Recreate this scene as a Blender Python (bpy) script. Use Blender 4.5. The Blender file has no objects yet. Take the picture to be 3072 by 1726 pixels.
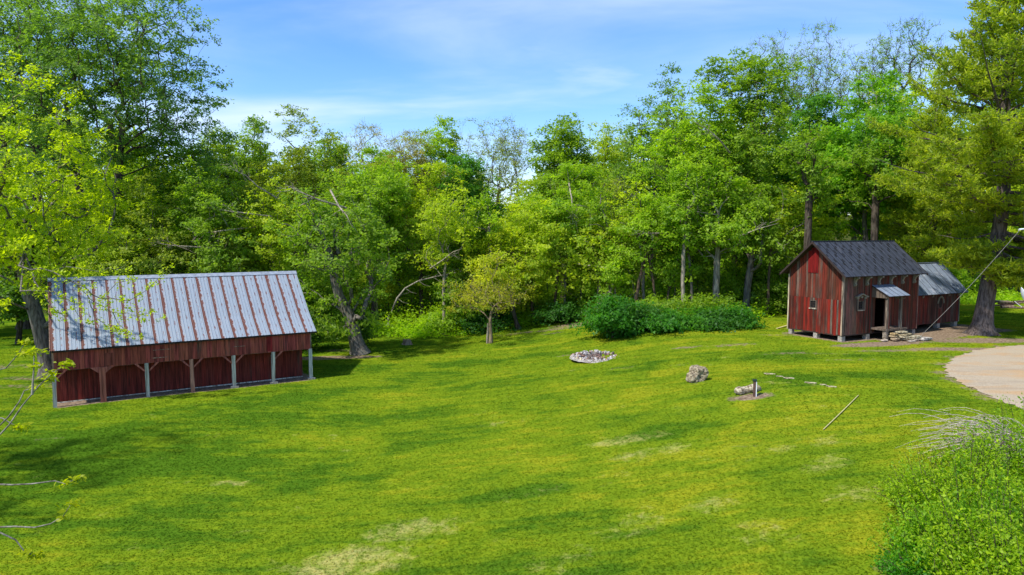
import bpy, bmesh, math, random
import numpy as np
from mathutils import Vector, Matrix
R = math.radians
scene = bpy.context.scene
COL = scene.collection

# ------------------------------------------------------------------ camera, world, sun, exposure
F = 2130.0; TH = R(4.46); CAMZ = 6.8
cam_d = bpy.data.cameras.new('camera'); cam = bpy.data.objects.new('camera', cam_d); COL.objects.link(cam)
cam.location = (0, 0, CAMZ); cam.rotation_euler = (R(90) - TH, 0, 0)
cam_d.sensor_width = 36; cam_d.lens = F / 3072 * 36; cam_d.clip_end = 3000; cam_d.clip_start = 0.1
scene.camera = cam
scene.view_settings.view_transform = 'Standard'; scene.view_settings.look = 'None'
scene.view_settings.exposure = 1.36; scene.view_settings.gamma = 1
scene.view_settings.use_curve_mapping = False
scene.cycles.max_bounces = 10; scene.cycles.transmission_bounces = 8; scene.cycles.diffuse_bounces = 8
scene.cycles.use_denoising = True

SUN_V = Vector((-0.80, -0.59, 0)).normalized()
ELEV = R(54)
SUN_DIR = Vector((SUN_V.x * math.cos(ELEV), SUN_V.y * math.cos(ELEV), math.sin(ELEV)))   # towards the sun
w = bpy.data.worlds.new("World"); scene.world = w; w.use_nodes = True
nt = w.node_tree; nt.nodes.clear(); L = nt.links
def wn(t, **k):
    n = nt.nodes.new(t)
    for a, b in k.items(): setattr(n, a, b)
    return n
wo = wn('ShaderNodeOutputWorld'); bg = wn('ShaderNodeBackground'); sky = wn('ShaderNodeTexSky')
sky.sky_type = 'NISHITA'; sky.sun_disc = False; sky.sun_elevation = ELEV
sky.sun_rotation = math.atan2(SUN_DIR.x, SUN_DIR.y)
sky.altitude = 300; sky.air_density = 1.0; sky.dust_density = 0.3; sky.ozone_density = 2.5
bg.inputs['Strength'].default_value = 0.15
hs = wn('ShaderNodeHueSaturation'); hs.inputs['Saturation'].default_value = 1.26; hs.inputs['Value'].default_value = 1.0
L.new(sky.outputs[0], hs.inputs['Color'])
# thin cirrus: noise over the direction projected on a high flat layer
tc = wn('ShaderNodeTexCoord'); sep = wn('ShaderNodeSeparateXYZ'); L.new(tc.outputs['Generated'], sep.inputs[0])
za = wn('ShaderNodeMath', operation='MAXIMUM'); L.new(sep.outputs[2], za.inputs[0]); za.inputs[1].default_value = 0.0
zb = wn('ShaderNodeMath', operation='ADD'); L.new(za.outputs[0], zb.inputs[0]); zb.inputs[1].default_value = 0.16
dx = wn('ShaderNodeMath', operation='DIVIDE'); L.new(sep.outputs[0], dx.inputs[0]); L.new(zb.outputs[0], dx.inputs[1])
dy = wn('ShaderNodeMath', operation='DIVIDE'); L.new(sep.outputs[1], dy.inputs[0]); L.new(zb.outputs[0], dy.inputs[1])
cb = wn('ShaderNodeCombineXYZ'); L.new(dx.outputs[0], cb.inputs[0]); L.new(dy.outputs[0], cb.inputs[1])
def cloud(rot, scale, seed, lo, hi, detail=8, dist=0.6):
    mp = wn('ShaderNodeMapping'); L.new(cb.outputs[0], mp.inputs[0])
    mp.inputs['Rotation'].default_value = (0, 0, rot); mp.inputs['Scale'].default_value = scale
    mp.inputs['Location'].default_value = (seed, seed * .37, 0)
    nz = wn('ShaderNodeTexNoise'); nz.inputs['Scale'].default_value = 1; nz.inputs['Detail'].default_value = detail
    nz.inputs['Roughness'].default_value = 0.52; nz.inputs['Distortion'].default_value = dist
    L.new(mp.outputs[0], nz.inputs['Vector'])
    mr = wn('ShaderNodeMapRange'); mr.interpolation_type = 'SMOOTHSTEP'
    mr.inputs['From Min'].default_value = lo; mr.inputs['From Max'].default_value = hi
    L.new(nz.outputs['Fac'], mr.inputs['Value']); return mr.outputs[0]
c1 = cloud(R(24), (0.34, 0.95, 1), 7.3, 0.435, 0.82)
c2 = cloud(R(-10), (0.7, 1.5, 1), 21.7, 0.50, 0.86, 6, 0.3)
cm = wn('ShaderNodeMath', operation='MAXIMUM'); L.new(c1, cm.inputs[0]); L.new(c2, cm.inputs[1])
cs = wn('ShaderNodeMath', operation='MULTIPLY'); L.new(cm.outputs[0], cs.inputs[0]); cs.inputs[1].default_value = 0.85
mx = wn('ShaderNodeMix', data_type='RGBA'); L.new(cs.outputs[0], mx.inputs['Factor'])
tn = wn('ShaderNodeMix', data_type='RGBA'); tn.blend_type = 'MULTIPLY'; tn.inputs['Factor'].default_value = 1; L.new(hs.outputs[0], tn.inputs['A']); tn.inputs['B'].default_value = (0.515, 0.525, 0.625, 1)
L.new(tn.outputs['Result'], mx.inputs['A']); mx.inputs['B'].default_value = (2.6, 2.95, 3.5, 1)
L.new(mx.outputs['Result'], bg.inputs['Color']); L.new(bg.outputs[0], wo.inputs[0])

sun_d = bpy.data.lights.new('sun', 'SUN'); sun_d.energy = 2.45; sun_d.angle = R(2.0); sun_d.color = (1.0, 0.955, 0.87)
sun = bpy.data.objects.new('sun', sun_d); COL.objects.link(sun)
sun.rotation_euler = (-SUN_DIR).to_track_quat('-Z', 'Y').to_euler(); sun.location = (-40, -20, 60)

# ------------------------------------------------------------------ terrain function and pixel helpers (used only to find real positions)
def ss(a, b, x):
    t = np.clip((x - a) / (b - a), 0, 1); return t * t * (3 - 2 * t)
EX = [-160, -60, -30, -20, -15, -6, -1, 3, 7, 12, 19, 25, 34, 48, 160]
EY = [86, 78, 72, 65, 61.5, 60.5, 61.5, 63, 62, 57, 56, 62, 64, 68, 80]
def yedge(x): return np.interp(x, EX, EY)
def H(x, y):
    x = np.asarray(x, float); y = np.asarray(y, float)
    z = -2.2 + 2.2 * ss(-8, 17, x)
    z = z + 0.40 * np.exp(-((x - 11.5) / 5.5) ** 2 - ((y - 31.5) / 3.2) ** 2)
    z = z + 0.05 * np.sin(x * 0.31 + 1) * np.sin(y * 0.23) * ss(5, 12, y)
    d = y - yedge(x)
    z = z + 9.0 * ss(0, 60, d) + 0.10 * np.clip(d - 60, 0, 200) * 0.3
    return z
def ray(px, py):
    a = (px - 1536) / F; b = (863 - py) / F
    return np.array([a, math.cos(TH) + b * math.sin(TH), -math.sin(TH) + b * math.cos(TH)])
def gp(px, py):
    d = ray(px, py); t = 4.0
    while t < 400:
        P = d * t; P[2] += CAMZ
        if P[2] < H(P[0], P[1]): break
        t += 0.05
    P = d * t; return Vector((P[0], P[1], float(H(P[0], P[1]))))
def at_depth(px, depth):
    x = (px - 1536) / F * depth; return x, depth
def z_of(py, depth):
    d = ray(1536, py); return CAMZ + d[2] / d[1] * depth

# ------------------------------------------------------------------ object helpers
def tag(o, label=None, cat=None, group=None, kind=None):
    if label: o['label'] = label
    if cat: o['category'] = cat
    if group: o['group'] = group
    if kind: o['kind'] = kind
    return o
def empty(name, loc=(0, 0, 0), rz=0):
    o = bpy.data.objects.new(name, None); COL.objects.link(o); o.location = loc; o.rotation_euler = (0, 0, rz)
    o.empty_display_size = 0.3; return o
def link(name, me, mat=None, parent=None, color=None):
    o = bpy.data.objects.new(name, me); COL.objects.link(o)
    if mat and not me.materials: me.materials.append(mat)
    if parent: o.parent = parent
    if color: o.color = tuple(color) if len(color) == 4 else (*color, 1)
    return o
def np_mesh(name, V, Fc, nper, tint=None, smooth=False, extra=None):
    """V (n,3); Fc (m,nper) int"""
    me = bpy.data.meshes.new(name)
    V = np.asarray(V, np.float32); Fc = np.asarray(Fc, np.int32)
    me.vertices.add(len(V)); me.vertices.foreach_set('co', V.ravel())
    me.loops.add(Fc.size); me.loops.foreach_set('vertex_index', Fc.ravel())
    me.polygons.add(len(Fc)); me.polygons.foreach_set('loop_start', np.arange(0, Fc.size, nper, dtype=np.int32))
    me.polygons.foreach_set('loop_total', np.full(len(Fc), nper, np.int32))
    if smooth: me.polygons.foreach_set('use_smooth', np.ones(len(Fc), bool))
    me.update(calc_edges=True)
    if tint is not None:
        a = me.attributes.new('tint', 'FLOAT', 'POINT'); a.data.foreach_set('value', np.asarray(tint, np.float32))
    for k, v in (extra or {}).items():
        a = me.attributes.new(k, 'FLOAT', 'POINT'); a.data.foreach_set('value', np.asarray(v, np.float32))
    return me
def pd(name, vs, fs, mat=None, parent=None, color=None, bevel=0):
    me = bpy.data.meshes.new(name); me.from_pydata([tuple(v) for v in vs], [], fs); me.update()
    return link(name, me, mat, parent, color)
def prism(name, poly, ext, mat, parent, color=None):
    """poly: 3D points (ccw seen from -ext), ext: extrusion vector"""
    n = len(poly); e = Vector(ext); p = [Vector(q) for q in poly]
    vs = p + [q + e for q in p]
    fs = [tuple(range(n)), tuple(range(2 * n - 1, n - 1, -1))] + [(i, i + n, (i + 1) % n + n, (i + 1) % n) for i in range(n)]
    me = bpy.data.meshes.new(name); me.from_pydata(vs, [], fs)
    bm = bmesh.new(); bm.from_mesh(me); bmesh.ops.recalc_face_normals(bm, faces=bm.faces); bm.to_mesh(me); bm.free(); me.update()
    return link(name, me, mat, parent, color)
def box(name, x0, x1, y0, y1, z0, z1, mat, parent=None, color=None):
    return prism(name, [(x0, y0, z0), (x1, y0, z0), (x1, y0, z1), (x0, y0, z1)], (0, y1 - y0, 0), mat, parent, color)
def tube_arrays(pts, rad, sides=6):
    """a tube along pts; returns V, F(quads)"""
    pts = np.asarray(pts, float); n = len(pts); rad = np.broadcast_to(np.asarray(rad, float), (n,))
    T = np.gradient(pts, axis=0); T /= np.maximum(np.linalg.norm(T, axis=1, keepdims=True), 1e-9)
    ref = np.where(np.abs(T[:, 2:3]) < 0.9, np.array([[0, 0, 1.0]]), np.array([[1.0, 0, 0]]))
    A = np.cross(T, ref); A /= np.linalg.norm(A, axis=1, keepdims=True); B = np.cross(T, A)
    ang = np.linspace(0, 2 * np.pi, sides, endpoint=False)
    V = pts[:, None, :] + rad[:, None, None] * (np.cos(ang)[None, :, None] * A[:, None, :] + np.sin(ang)[None, :, None] * B[:, None, :])
    i = np.arange(n - 1)[:, None] * sides; j = np.arange(sides)[None, :]; k = (j + 1) % sides
    Fq = np.stack([i + j, i + k, i + sides + k, i + sides + j], -1).reshape(-1, 4)
    return V.reshape(-1, 3), Fq
class Acc:
    def __init__(s): s.V = []; s.F = []; s.n = 0
    def add(s, V, Fq): s.V.append(V); s.F.append(Fq + s.n); s.n += len(V)
    def tube(s, pts, rad, sides=6): s.add(*tube_arrays(pts, rad, sides))
    def mesh(s, name, smooth=True): return np_mesh(name, np.concatenate(s.V), np.concatenate(s.F), 4, smooth=smooth)

# ------------------------------------------------------------------ materials
def newmat(name):
    m = bpy.data.materials.new(name); m.use_nodes = True; t = m.node_tree; t.nodes.clear()
    return m, t
class NB:
    def __init__(s, t): s.t = t
    def n(s, ty, ins=None, **k):
        nd = s.t.nodes.new(ty)
        for a, b in k.items(): setattr(nd, a, b)
        for a, b in (ins or {}).items():
            if isinstance(b, bpy.types.NodeSocket): s.t.links.new(b, nd.inputs[a])
            else: nd.inputs[a].default_value = b
        return nd
    def math(s, op, a, b=0.0, clamp=False):
        nd = s.n('ShaderNodeMath', {0: a, 1: b}, operation=op); nd.use_clamp = clamp; return nd.outputs[0]
    def mix(s, f, a, b, mode='MIX'):
        nd = s.t.nodes.new('ShaderNodeMix'); nd.data_type = 'RGBA'; nd.blend_type = mode
        for k, v in (('Factor', f), ('A', a), ('B', b)):
            if isinstance(v, bpy.types.NodeSocket): s.t.links.new(v, nd.inputs[k])
            else: nd.inputs[k].default_value = v if k == 'Factor' else ((*v, 1) if len(v) == 3 else v)
        return nd.outputs['Result']
    def noise(s, vec, scale, detail=4, rough=0.55, out='Fac', dist=0.0):
        return s.n('ShaderNodeTexNoise', {'Vector': vec, 'Scale': scale, 'Detail': detail, 'Roughness': rough, 'Distortion': dist}).outputs[out]
    def mr(s, v, a, b, c=0.0, d=1.0, smooth=True):
        nd = s.n('ShaderNodeMapRange', {'Value': v, 'From Min': a, 'From Max': b, 'To Min': c, 'To Max': d})
        if smooth: nd.interpolation_type = 'SMOOTHSTEP'
        return nd.outputs[0]
    def mapping(s, vec, scale=(1, 1, 1), loc=(0, 0, 0), rot=(0, 0, 0)):
        return s.n('ShaderNodeMapping', {'Vector': vec, 'Scale': scale, 'Location': loc, 'Rotation': rot}).outputs[0]
    def attr(s, name): return s.n('ShaderNodeAttribute', attribute_name=name).outputs['Fac']
    def out(s, sh): s.n('ShaderNodeOutputMaterial', {'Surface': sh})
    def bsdf(s, col, rough=0.8, spec=0.3, metal=0.0, normal=None):
        ins = {'Base Color': col if isinstance(col, bpy.types.NodeSocket) else ((*col, 1) if len(col) == 3 else col), 'Roughness': rough, 'Specular IOR Level': spec, 'Metallic': metal}
        if normal is not None: ins['Normal'] = normal
        return s.n('ShaderNodeBsdfPrincipled', ins).outputs[0]
    def bump(s, h, st=0.5, dist=0.02):
        return s.n('ShaderNodeBump', {'Height': h, 'Strength': st, 'Distance': dist}).outputs[0]

def leaf_material():
    m, t = newmat('leaf'); b = NB(t)
    oi = b.n('ShaderNodeObjectInfo'); tint = b.attr('tint')
    base = oi.outputs['Color']
    lo = b.mix(1.0, base, (0.66, 0.74, 0.85), 'MULTIPLY'); hi = b.mix(1.0, base, (1.45, 1.28, 0.75), 'MULTIPLY')
    c = b.mix(tint, lo, hi)
    back = b.n('ShaderNodeNewGeometry').outputs['Backfacing']
    c2 = b.mix(b.math('MULTIPLY', back, 0.25), c, b.mix(1.0, c, (1.25, 1.2, 1.9), 'MULTIPLY'))
    pr = b.bsdf(c2, 0.5, 0.22)
    tr = b.n('ShaderNodeBsdfTranslucent', {'Color': b.mix(1.0, c, (1.45, 1.55, 0.5), 'MULTIPLY')}).outputs[0]
    b.out(b.n('ShaderNodeMixShader', {0: 0.55, 1: pr, 2: tr}).outputs[0]); return m
def bark_material():
    m, t = newmat('bark'); b = NB(t)
    oi = b.n('ShaderNodeObjectInfo'); P = b.n('ShaderNodeTexCoord').outputs['Object']
    v = b.mapping(P, (9, 9, 1.6)); n1 = b.noise(v, 1.0, 6, 0.65); n2 = b.noise(P, 1.1, 3)
    c = b.mix(b.mr(n1, 0.35, 0.65), b.mix(1.0, oi.outputs['Color'], (0.45, 0.42, 0.40), 'MULTIPLY'), b.mix(1.0, oi.outputs['Color'], (1.35, 1.33, 1.3), 'MULTIPLY'))
    c = b.mix(b.mr(n2, 0.55, 0.75, 0, 0.5), c, (0.16, 0.17, 0.12))
    b.out(b.bsdf(c, 0.95, 0.1, 0, b.bump(n1, 0.9, 0.06))); return m
def lawn_material(blade=False):
    m, t = newmat('grass_blade' if blade else 'lawn_grass'); b = NB(t)
    P = b.n('ShaderNodeNewGeometry').outputs['Position']; tint = b.attr('tint')
    dirt = b.attr('dirt'); dry = b.attr('dry'); wood = b.attr('wood'); lush_shadow = b.attr('lush_shadow')
    big = b.noise(b.mapping(P, (1, 1.25, 0.2), rot=(0, 0, R(20))), 0.20, 5, 0.62, dist=0.5)
    med = b.noise(b.mapping(P, (0.8, 1.5, 0.2), rot=(0, 0, R(-14))), 0.75, 5, 0.62, dist=0.4)
    fine = b.noise(P, 6.5, 5, 0.7); vfine = b.noise(P, 34, 3, 0.7)
    mow = b.noise(b.mapping(P, (0.16, 3.6, 0.2), rot=(0, 0, R(28))), 0.7, 4, 0.6)
    yel = b.math('ADD', b.math('ADD', b.mr(big, 0.34, 0.66, 0.05, 0.62), b.mr(med, 0.36, 0.66, 0, 0.38)), b.mr(mow, 0.36, 0.64, -0.13, 0.10))
    px_ = b.n('ShaderNodeSeparateXYZ', {0: P}).outputs[0]; yel = b.math('ADD', yel, b.mr(px_, -20, 8, -0.22, 0.14, False)); yel = b.math('ADD', yel, b.math('MULTIPLY', lush_shadow, -0.5))
    yel = b.math('ADD', yel, b.math('MULTIPLY', b.math('SUBTRACT', fine, 0.5), 0.28), True)
    c = b.mix(b.mr(yel, 0.0, 0.52), (0.062, 0.130, 0.007), (0.136, 0.200, 0.008))
    c = b.mix(b.mr(yel, 0.52, 1.0), c, (0.222, 0.246, 0.011))
    mid2 = b.noise(b.mapping(P, (1, 1.3, .2)), 2.6, 5, .72); yel = b.math('ADD', yel, 0.0)
    c = b.mix(b.math('MULTIPLY', b.mr(mid2, .5, .72), .55), c, b.mix(1.0, c, (0.66, 0.80, 0.9), 'MULTIPLY'))
    c = b.mix(b.math('MULTIPLY', b.mr(b.noise(P, 4.1, 5, .75), .52, .72), .4), c, b.mix(1.0, c, (1.35, 1.22, 1.5), 'MULTIPLY'))
    straw = b.math('MULTIPLY', b.mr(b.math('ADD', b.math('MULTIPLY', dry, .8), b.math('MULTIPLY', b.math('SUBTRACT', b.noise(P, 1.6, 6, .72, dist=.6), 0.5), 2.4)), 0.35, 1.15), 0.8)
    spots = b.math('MULTIPLY', b.mr(b.noise(P, 0.95, 7, 0.75), 0.60, 0.74), b.mr(big, 0.42, 0.6, 0.15, 0.75))
    straw = b.math('MAXIMUM', straw, b.math('MULTIPLY', spots, 0.75))
    c = b.mix(straw, c, (0.39, 0.345, 0.105))
    g1 = b.noise(P, 8.5, 6, 0.78); g2 = b.noise(b.mapping(P, (1, 1, .1), loc=(3, 7, 0)), 3.4, 5, .75)
    c = b.mix(b.math('MULTIPLY', b.mr(g1, 0.44, 0.66), 0.60), c, b.mix(1.0, c, (1.50, 1.36, 1.7), 'MULTIPLY'))
    c = b.mix(b.math('MULTIPLY', b.mr(g1, 0.54, 0.34), 0.62), c, b.mix(1.0, c, (0.50, 0.62, 0.7), 'MULTIPLY'))
    c = b.mix(b.math('MULTIPLY', b.mr(g2, 0.52, 0.34), 0.45), c, b.mix(1.0, c, (0.60, 0.76, 0.8), 'MULTIPLY'))
    c = b.mix(b.math('MULTIPLY', b.mr(vfine, 0.3, 0.7), 0.25), c, b.mix(1.0, c, (0.62, 0.68, 0.7), 'MULTIPLY'))
    c = b.mix(b.math('MULTIPLY', tint, 0.9), c, b.mix(1.0, c, (1.35, 1.3, 1.2), 'MULTIPLY'))
    soil = b.mix(b.mr(fine, 0.3, 0.7), (0.105, 0.070, 0.045), (0.30, 0.225, 0.155))
    dm = b.mr(b.math('ADD', dirt, b.math('MULTIPLY', b.math('SUBTRACT', b.noise(P, 2.6, 6, 0.7), 0.5), 1.3)), 0.40, 0.75)
    c = b.mix(b.math('MULTIPLY', dm, b.mr(dirt, 0.02, 0.2)), c, soil)
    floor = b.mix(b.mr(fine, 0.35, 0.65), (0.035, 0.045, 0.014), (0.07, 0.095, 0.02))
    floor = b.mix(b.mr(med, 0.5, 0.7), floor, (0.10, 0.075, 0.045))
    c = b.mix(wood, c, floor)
    h = b.math('ADD', b.math('MULTIPLY', vfine, 0.4), b.math('MULTIPLY', fine, .5))
    up = b.n('ShaderNodeVectorMath', {0: b.n('ShaderNodeVectorMath', {0: b.n('ShaderNodeNewGeometry').outputs['Normal'], 'Scale': 0.25}, operation='SCALE').outputs[0], 1: (0, 0, 1)}, operation='ADD').outputs[0]
    up = b.n('ShaderNodeVectorMath', {0: up}, operation='NORMALIZE').outputs[0]
    bp = b.n('ShaderNodeBump', {'Height': h, 'Strength': 0.35, 'Distance': 0.08, 'Normal': up}).outputs[0]
    if blade:
        b.out(b.n('ShaderNodeMixShader', {0: .5, 1: b.n('ShaderNodeBsdfDiffuse', {'Color': c}).outputs[0], 2: b.n('ShaderNodeBsdfTranslucent', {'Color': b.mix(1.0, c, (1.5, 1.45, 1), 'MULTIPLY')}).outputs[0]}).outputs[0]); return m
    b.out(b.bsdf(c, 0.95, 0.0, 0, bp)); return m
def gravel_material():
    m, t = newmat('gravel'); b = NB(t); P = b.n('ShaderNodeNewGeometry').outputs['Position']
    n1 = b.noise(P, 26, 5, 0.75); n2 = b.noise(b.mapping(P, (0.5, 1.2, 1), rot=(0, 0, 0.5)), 0.55, 5, 0.6, dist=1.0)
    c = b.mix(b.mr(n1, 0.3, 0.7), (0.25, 0.20, 0.135), (0.48, 0.395, 0.28))
    c = b.mix(b.mr(n2, 0.45, 0.68, 0, 0.8), c, b.mix(1.0, c, (1.10, 0.86, 0.60), 'MULTIPLY'))
    c = b.mix(b.mr(b.noise(b.mapping(P, (.35, 2.2, 1), rot=(0, 0, .9)), .6, 4, .6), .5, .68, 0, .5), c, b.mix(1.0, c, (.72, .72, .74), 'MULTIPLY'))
    vo = b.n('ShaderNodeTexVoronoi', {'Vector': P, 'Scale': 16}).outputs['Distance']
    b.out(b.bsdf(c, 0.95, 0.15, 0, b.bump(b.math('ADD', n1, vo), 0.5, 0.03))); return m
def board_material():
    """old painted board: obj.color rgb = paint, alpha = how much paint is left"""
    m, t = newmat('weathered_board'); b = NB(t)
    oi = b.n('ShaderNodeObjectInfo'); P = b.n('ShaderNodeTexCoord').outputs['Object']
    off = b.n('ShaderNodeVectorMath', {0: (17.3, 9.1, 31.7), 'Scale': b.math('MULTIPLY', oi.outputs['Random'], 9.0)}, operation='SCALE').outputs[0]
    Q = b.n('ShaderNodeVectorMath', {0: P, 1: off}, operation='ADD').outputs[0]
    grain = b.noise(b.mapping(Q, (26, 26, 1.1)), 1.0, 6, 0.7)
    streak = b.noise(b.mapping(Q, (9, 9, 0.7)), 1.0, 5, 0.6, dist=0.4)
    blotch = b.noise(b.mapping(Q, (2.2, 2.2, 0.8)), 1.0, 4, 0.6)
    grey = b.mix(b.mr(b.math('ADD', b.math('MULTIPLY', grain, .5), b.math('MULTIPLY', streak, .5)), 0.34, 0.68), (0.016, 0.011, 0.009), (0.230, 0.178, 0.135))
    grey = b.mix(b.mr(blotch, 0.5, 0.75, 0, 0.6), grey, (0.16, 0.10, 0.07))
    pr = b.math('MULTIPLY', oi.outputs['Random'], 0.5)
    paint = b.mix(b.mr(streak, 0.25, 0.75), b.mix(1.0, oi.outputs['Color'], (0.40, 0.36, 0.32), 'MULTIPLY'), b.mix(1.0, oi.outputs['Color'], (1.65, 1.55, 1.35), 'MULTIPLY'))
    paint = b.mix(pr, paint, b.mix(1.0, paint, (0.72, 0.8, 0.9), 'MULTIPLY'))
    s = b.math('ADD', b.math('ADD', b.math('MULTIPLY', streak, 0.50), b.math('MULTIPLY', grain, 0.25)), b.math('MULTIPLY', blotch, 0.45))
    thr = b.math('SUBTRACT', 1.105, oi.outputs['Alpha'])
    mask = b.n('ShaderNodeMapRange', {'Value': s, 'From Min': b.math('SUBTRACT', thr, 0.10), 'From Max': b.math('ADD', thr, 0.12)}).outputs[0]
    c = b.mix(mask, grey, paint)
    b.out(b.bsdf(c, 0.85, 0.2, 0, b.bump(grain, 0.5, 0.01))); return m
def rustroof_material():
    m, t = newmat('galvanised_sheet'); b = NB(t)
    oi = b.n('ShaderNodeObjectInfo'); uv = b.n('ShaderNodeUVMap').outputs[0]
    off = b.n('ShaderNodeVectorMath', {0: (3.3, 57.0, 0), 'Scale': oi.outputs['Random']}, operation='SCALE').outputs[0]
    q = b.n('ShaderNodeVectorMath', {0: uv, 1: off}, operation='ADD').outputs[0]
    sp = b.n('ShaderNodeSeparateXYZ', {0: uv}); u = sp.outputs[0]
    n1 = b.noise(b.mapping(q, (7, 3.2, 1)), 1.0, 5, 0.75); n2 = b.noise(b.mapping(q, (14, 2.2, 1)), 1.0, 3, 0.6); n3 = b.noise(q, 22, 4, 0.7)
    n0 = b.noise(b.mapping(q, (0.1, 0.9, 1)), 1.0, 2)
    edge = b.math('ADD', b.math('ADD', b.math('MULTIPLY', b.math('SUBTRACT', n1, .5), 0.52), 0.150), b.math('MULTIPLY', b.math('SUBTRACT', n0, .5), 0.12))
    band = b.mr(b.math('SUBTRACT', edge, u), -0.012, 0.014)
    d2 = b.math('ABSOLUTE', b.math('SUBTRACT', u, 0.49)); dash = b.math('MULTIPLY', b.mr(d2, 0.025, 0.055, 1, 0), b.mr(n2, 0.54, 0.60))
    rust = b.math('MAXIMUM', band, b.math('MULTIPLY', dash, 0.85))
    halo = b.mr(b.math('SUBTRACT', edge, u), -0.09, 0.0, 0, 0.35)
    met = b.mix(b.mr(n3, 0.35, 0.7), (0.225, 0.262, 0.305), (0.31, 0.350, 0.395))
    met = b.mix(b.mr(b.noise(b.mapping(q, (30, 0.5, 1)), 1, 3), 0.4, 0.7, 0, 0.5), met, (0.19, 0.235, 0.29))
    met = b.mix(halo, met, (0.36, 0.32, 0.31))
    rc = b.mix(b.mr(n3, 0.3, 0.7), (0.085, 0.030, 0.022), (0.20, 0.078, 0.055))
    c = b.mix(rust, met, rc)
    b.out(b.bsdf(c, 0.62, 0.35, 0, b.bump(n3, 0.15, 0.01))); return m
def darkroof_material(name, a, c_, dash=True):
    m, t = newmat(name); b = NB(t)
    oi = b.n('ShaderNodeObjectInfo'); uv = b.n('ShaderNodeUVMap').outputs[0]
    off = b.n('ShaderNodeVectorMath', {0: (13.3, 57.0, 0), 'Scale': oi.outputs['Random']}, operation='SCALE').outputs[0]
    q = b.n('ShaderNodeVectorMath', {0: uv, 1: off}, operation='ADD').outputs[0]
    n3 = b.noise(q, 9, 5, 0.7); n4 = b.noise(q, 1.1, 4, 0.6); nst = b.noise(b.mapping(q, (24, 1.2, 1)), 1, 4, 0.6)
    c = b.mix(b.mr(nst, 0.3, 0.7), a, c_)
    c = b.mix(b.mr(n4, 0.55, 0.72, 0, 0.8), c, b.mix(1.0, c, (2.3, 2.0, 1.8), 'MULTIPLY'))
    c = b.mix(b.mr(n3, 0.62, 0.75, 0, 0.4), c, (0.12, 0.07, 0.05))
    b.out(b.bsdf(c, 0.6, 0.35, 0.0, b.bump(n3, 0.2, 0.01))); return m
def stone_material():
    m, t = newmat('stone'); b = NB(t); oi = b.n('ShaderNodeObjectInfo'); P = b.n('ShaderNodeTexCoord').outputs['Object']
    n1 = b.noise(P, 9, 6, 0.7); n2 = b.noise(P, 30, 4, 0.7); n3 = b.noise(P, 3.0, 4)
    c = b.mix(b.mr(n1, 0.35, 0.65), b.mix(1.0, oi.outputs['Color'], (0.28, 0.22, 0.18), 'MULTIPLY'), b.mix(1.0, oi.outputs['Color'], (1.25, 1.25, 1.25), 'MULTIPLY'))
    c = b.mix(b.mr(n3, 0.55, 0.75, 0, 0.5), c, (0.30, 0.27, 0.14))
    b.out(b.bsdf(c, 0.9, 0.2, 0, b.bump(b.math('ADD', n1, n2), 0.8, 0.03))); return m
def plain_material(name, col, rough=0.7, spec=0.3, metal=0, var=0.25, scale=8):
    m, t = newmat(name); b = NB(t); P = b.n('ShaderNodeTexCoord').outputs['Object']
    n1 = b.noise(P, scale, 5, 0.65)
    c = b.mix(b.mr(n1, 0.3, 0.7), tuple(x * (1 - var) for x in col), tuple(min(1, x * (1 + var)) for x in col))
    b.out(b.bsdf(c, rough, spec, metal)); return m

M_leaf = leaf_material(); M_bark = bark_material(); M_lawn = lawn_material(); M_blade = lawn_material(True); M_gravel = gravel_material()
M_board = board_material(); M_rust = rustroof_material(); M_stone = stone_material()
M_droof = darkroof_material('dark_metal_roofing', (0.016, 0.020, 0.030), (0.042, 0.050, 0.072))
M_aroof = darkroof_material('grey_ribbed_roofing', (0.10, 0.125, 0.165), (0.21, 0.25, 0.31))
M_capm = plain_material('ridge_metal', (0.24, 0.27, 0.32), 0.6, 0.3, 0, .25, 5)
M_tar = plain_material('black_tar_mark', (0.012, 0.012, 0.014), 0.7)
M_dark = plain_material('dark_interior_wood', (0.035, 0.022, 0.018), 0.9)
M_glass = plain_material('dark_glass', (0.02, 0.025, 0.03), 0.12, 0.5, 0, 0.1)
M_cream = plain_material('cream_weathered_paint', (0.20, 0.175, 0.13), 0.8, 0.2, 0, 0.3, 14)
M_white = plain_material('white_enamel', (0.72, 0.74, 0.78), 0.35, 0.5, 0, 0.05)
M_conc = plain_material('old_concrete', (0.30, 0.27, 0.23), 0.9, 0.2, 0, 0.35, 12)
M_ash = plain_material('ash_and_char', (0.10, 0.085, 0.08), 0.95, 0.1, 0, 0.6, 9)
M_cable = plain_material('pale_cable', (0.34, 0.32, 0.30), 0.6)
M_pole = plain_material('brown_stain', (0.10, 0.055, 0.04), 0.7)
M_cap = plain_material('dark_green_metal', (0.02, 0.035, 0.03), 0.4)
M_straw = plain_material('pale_stick', (0.50, 0.43, 0.20), 0.8)

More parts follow.
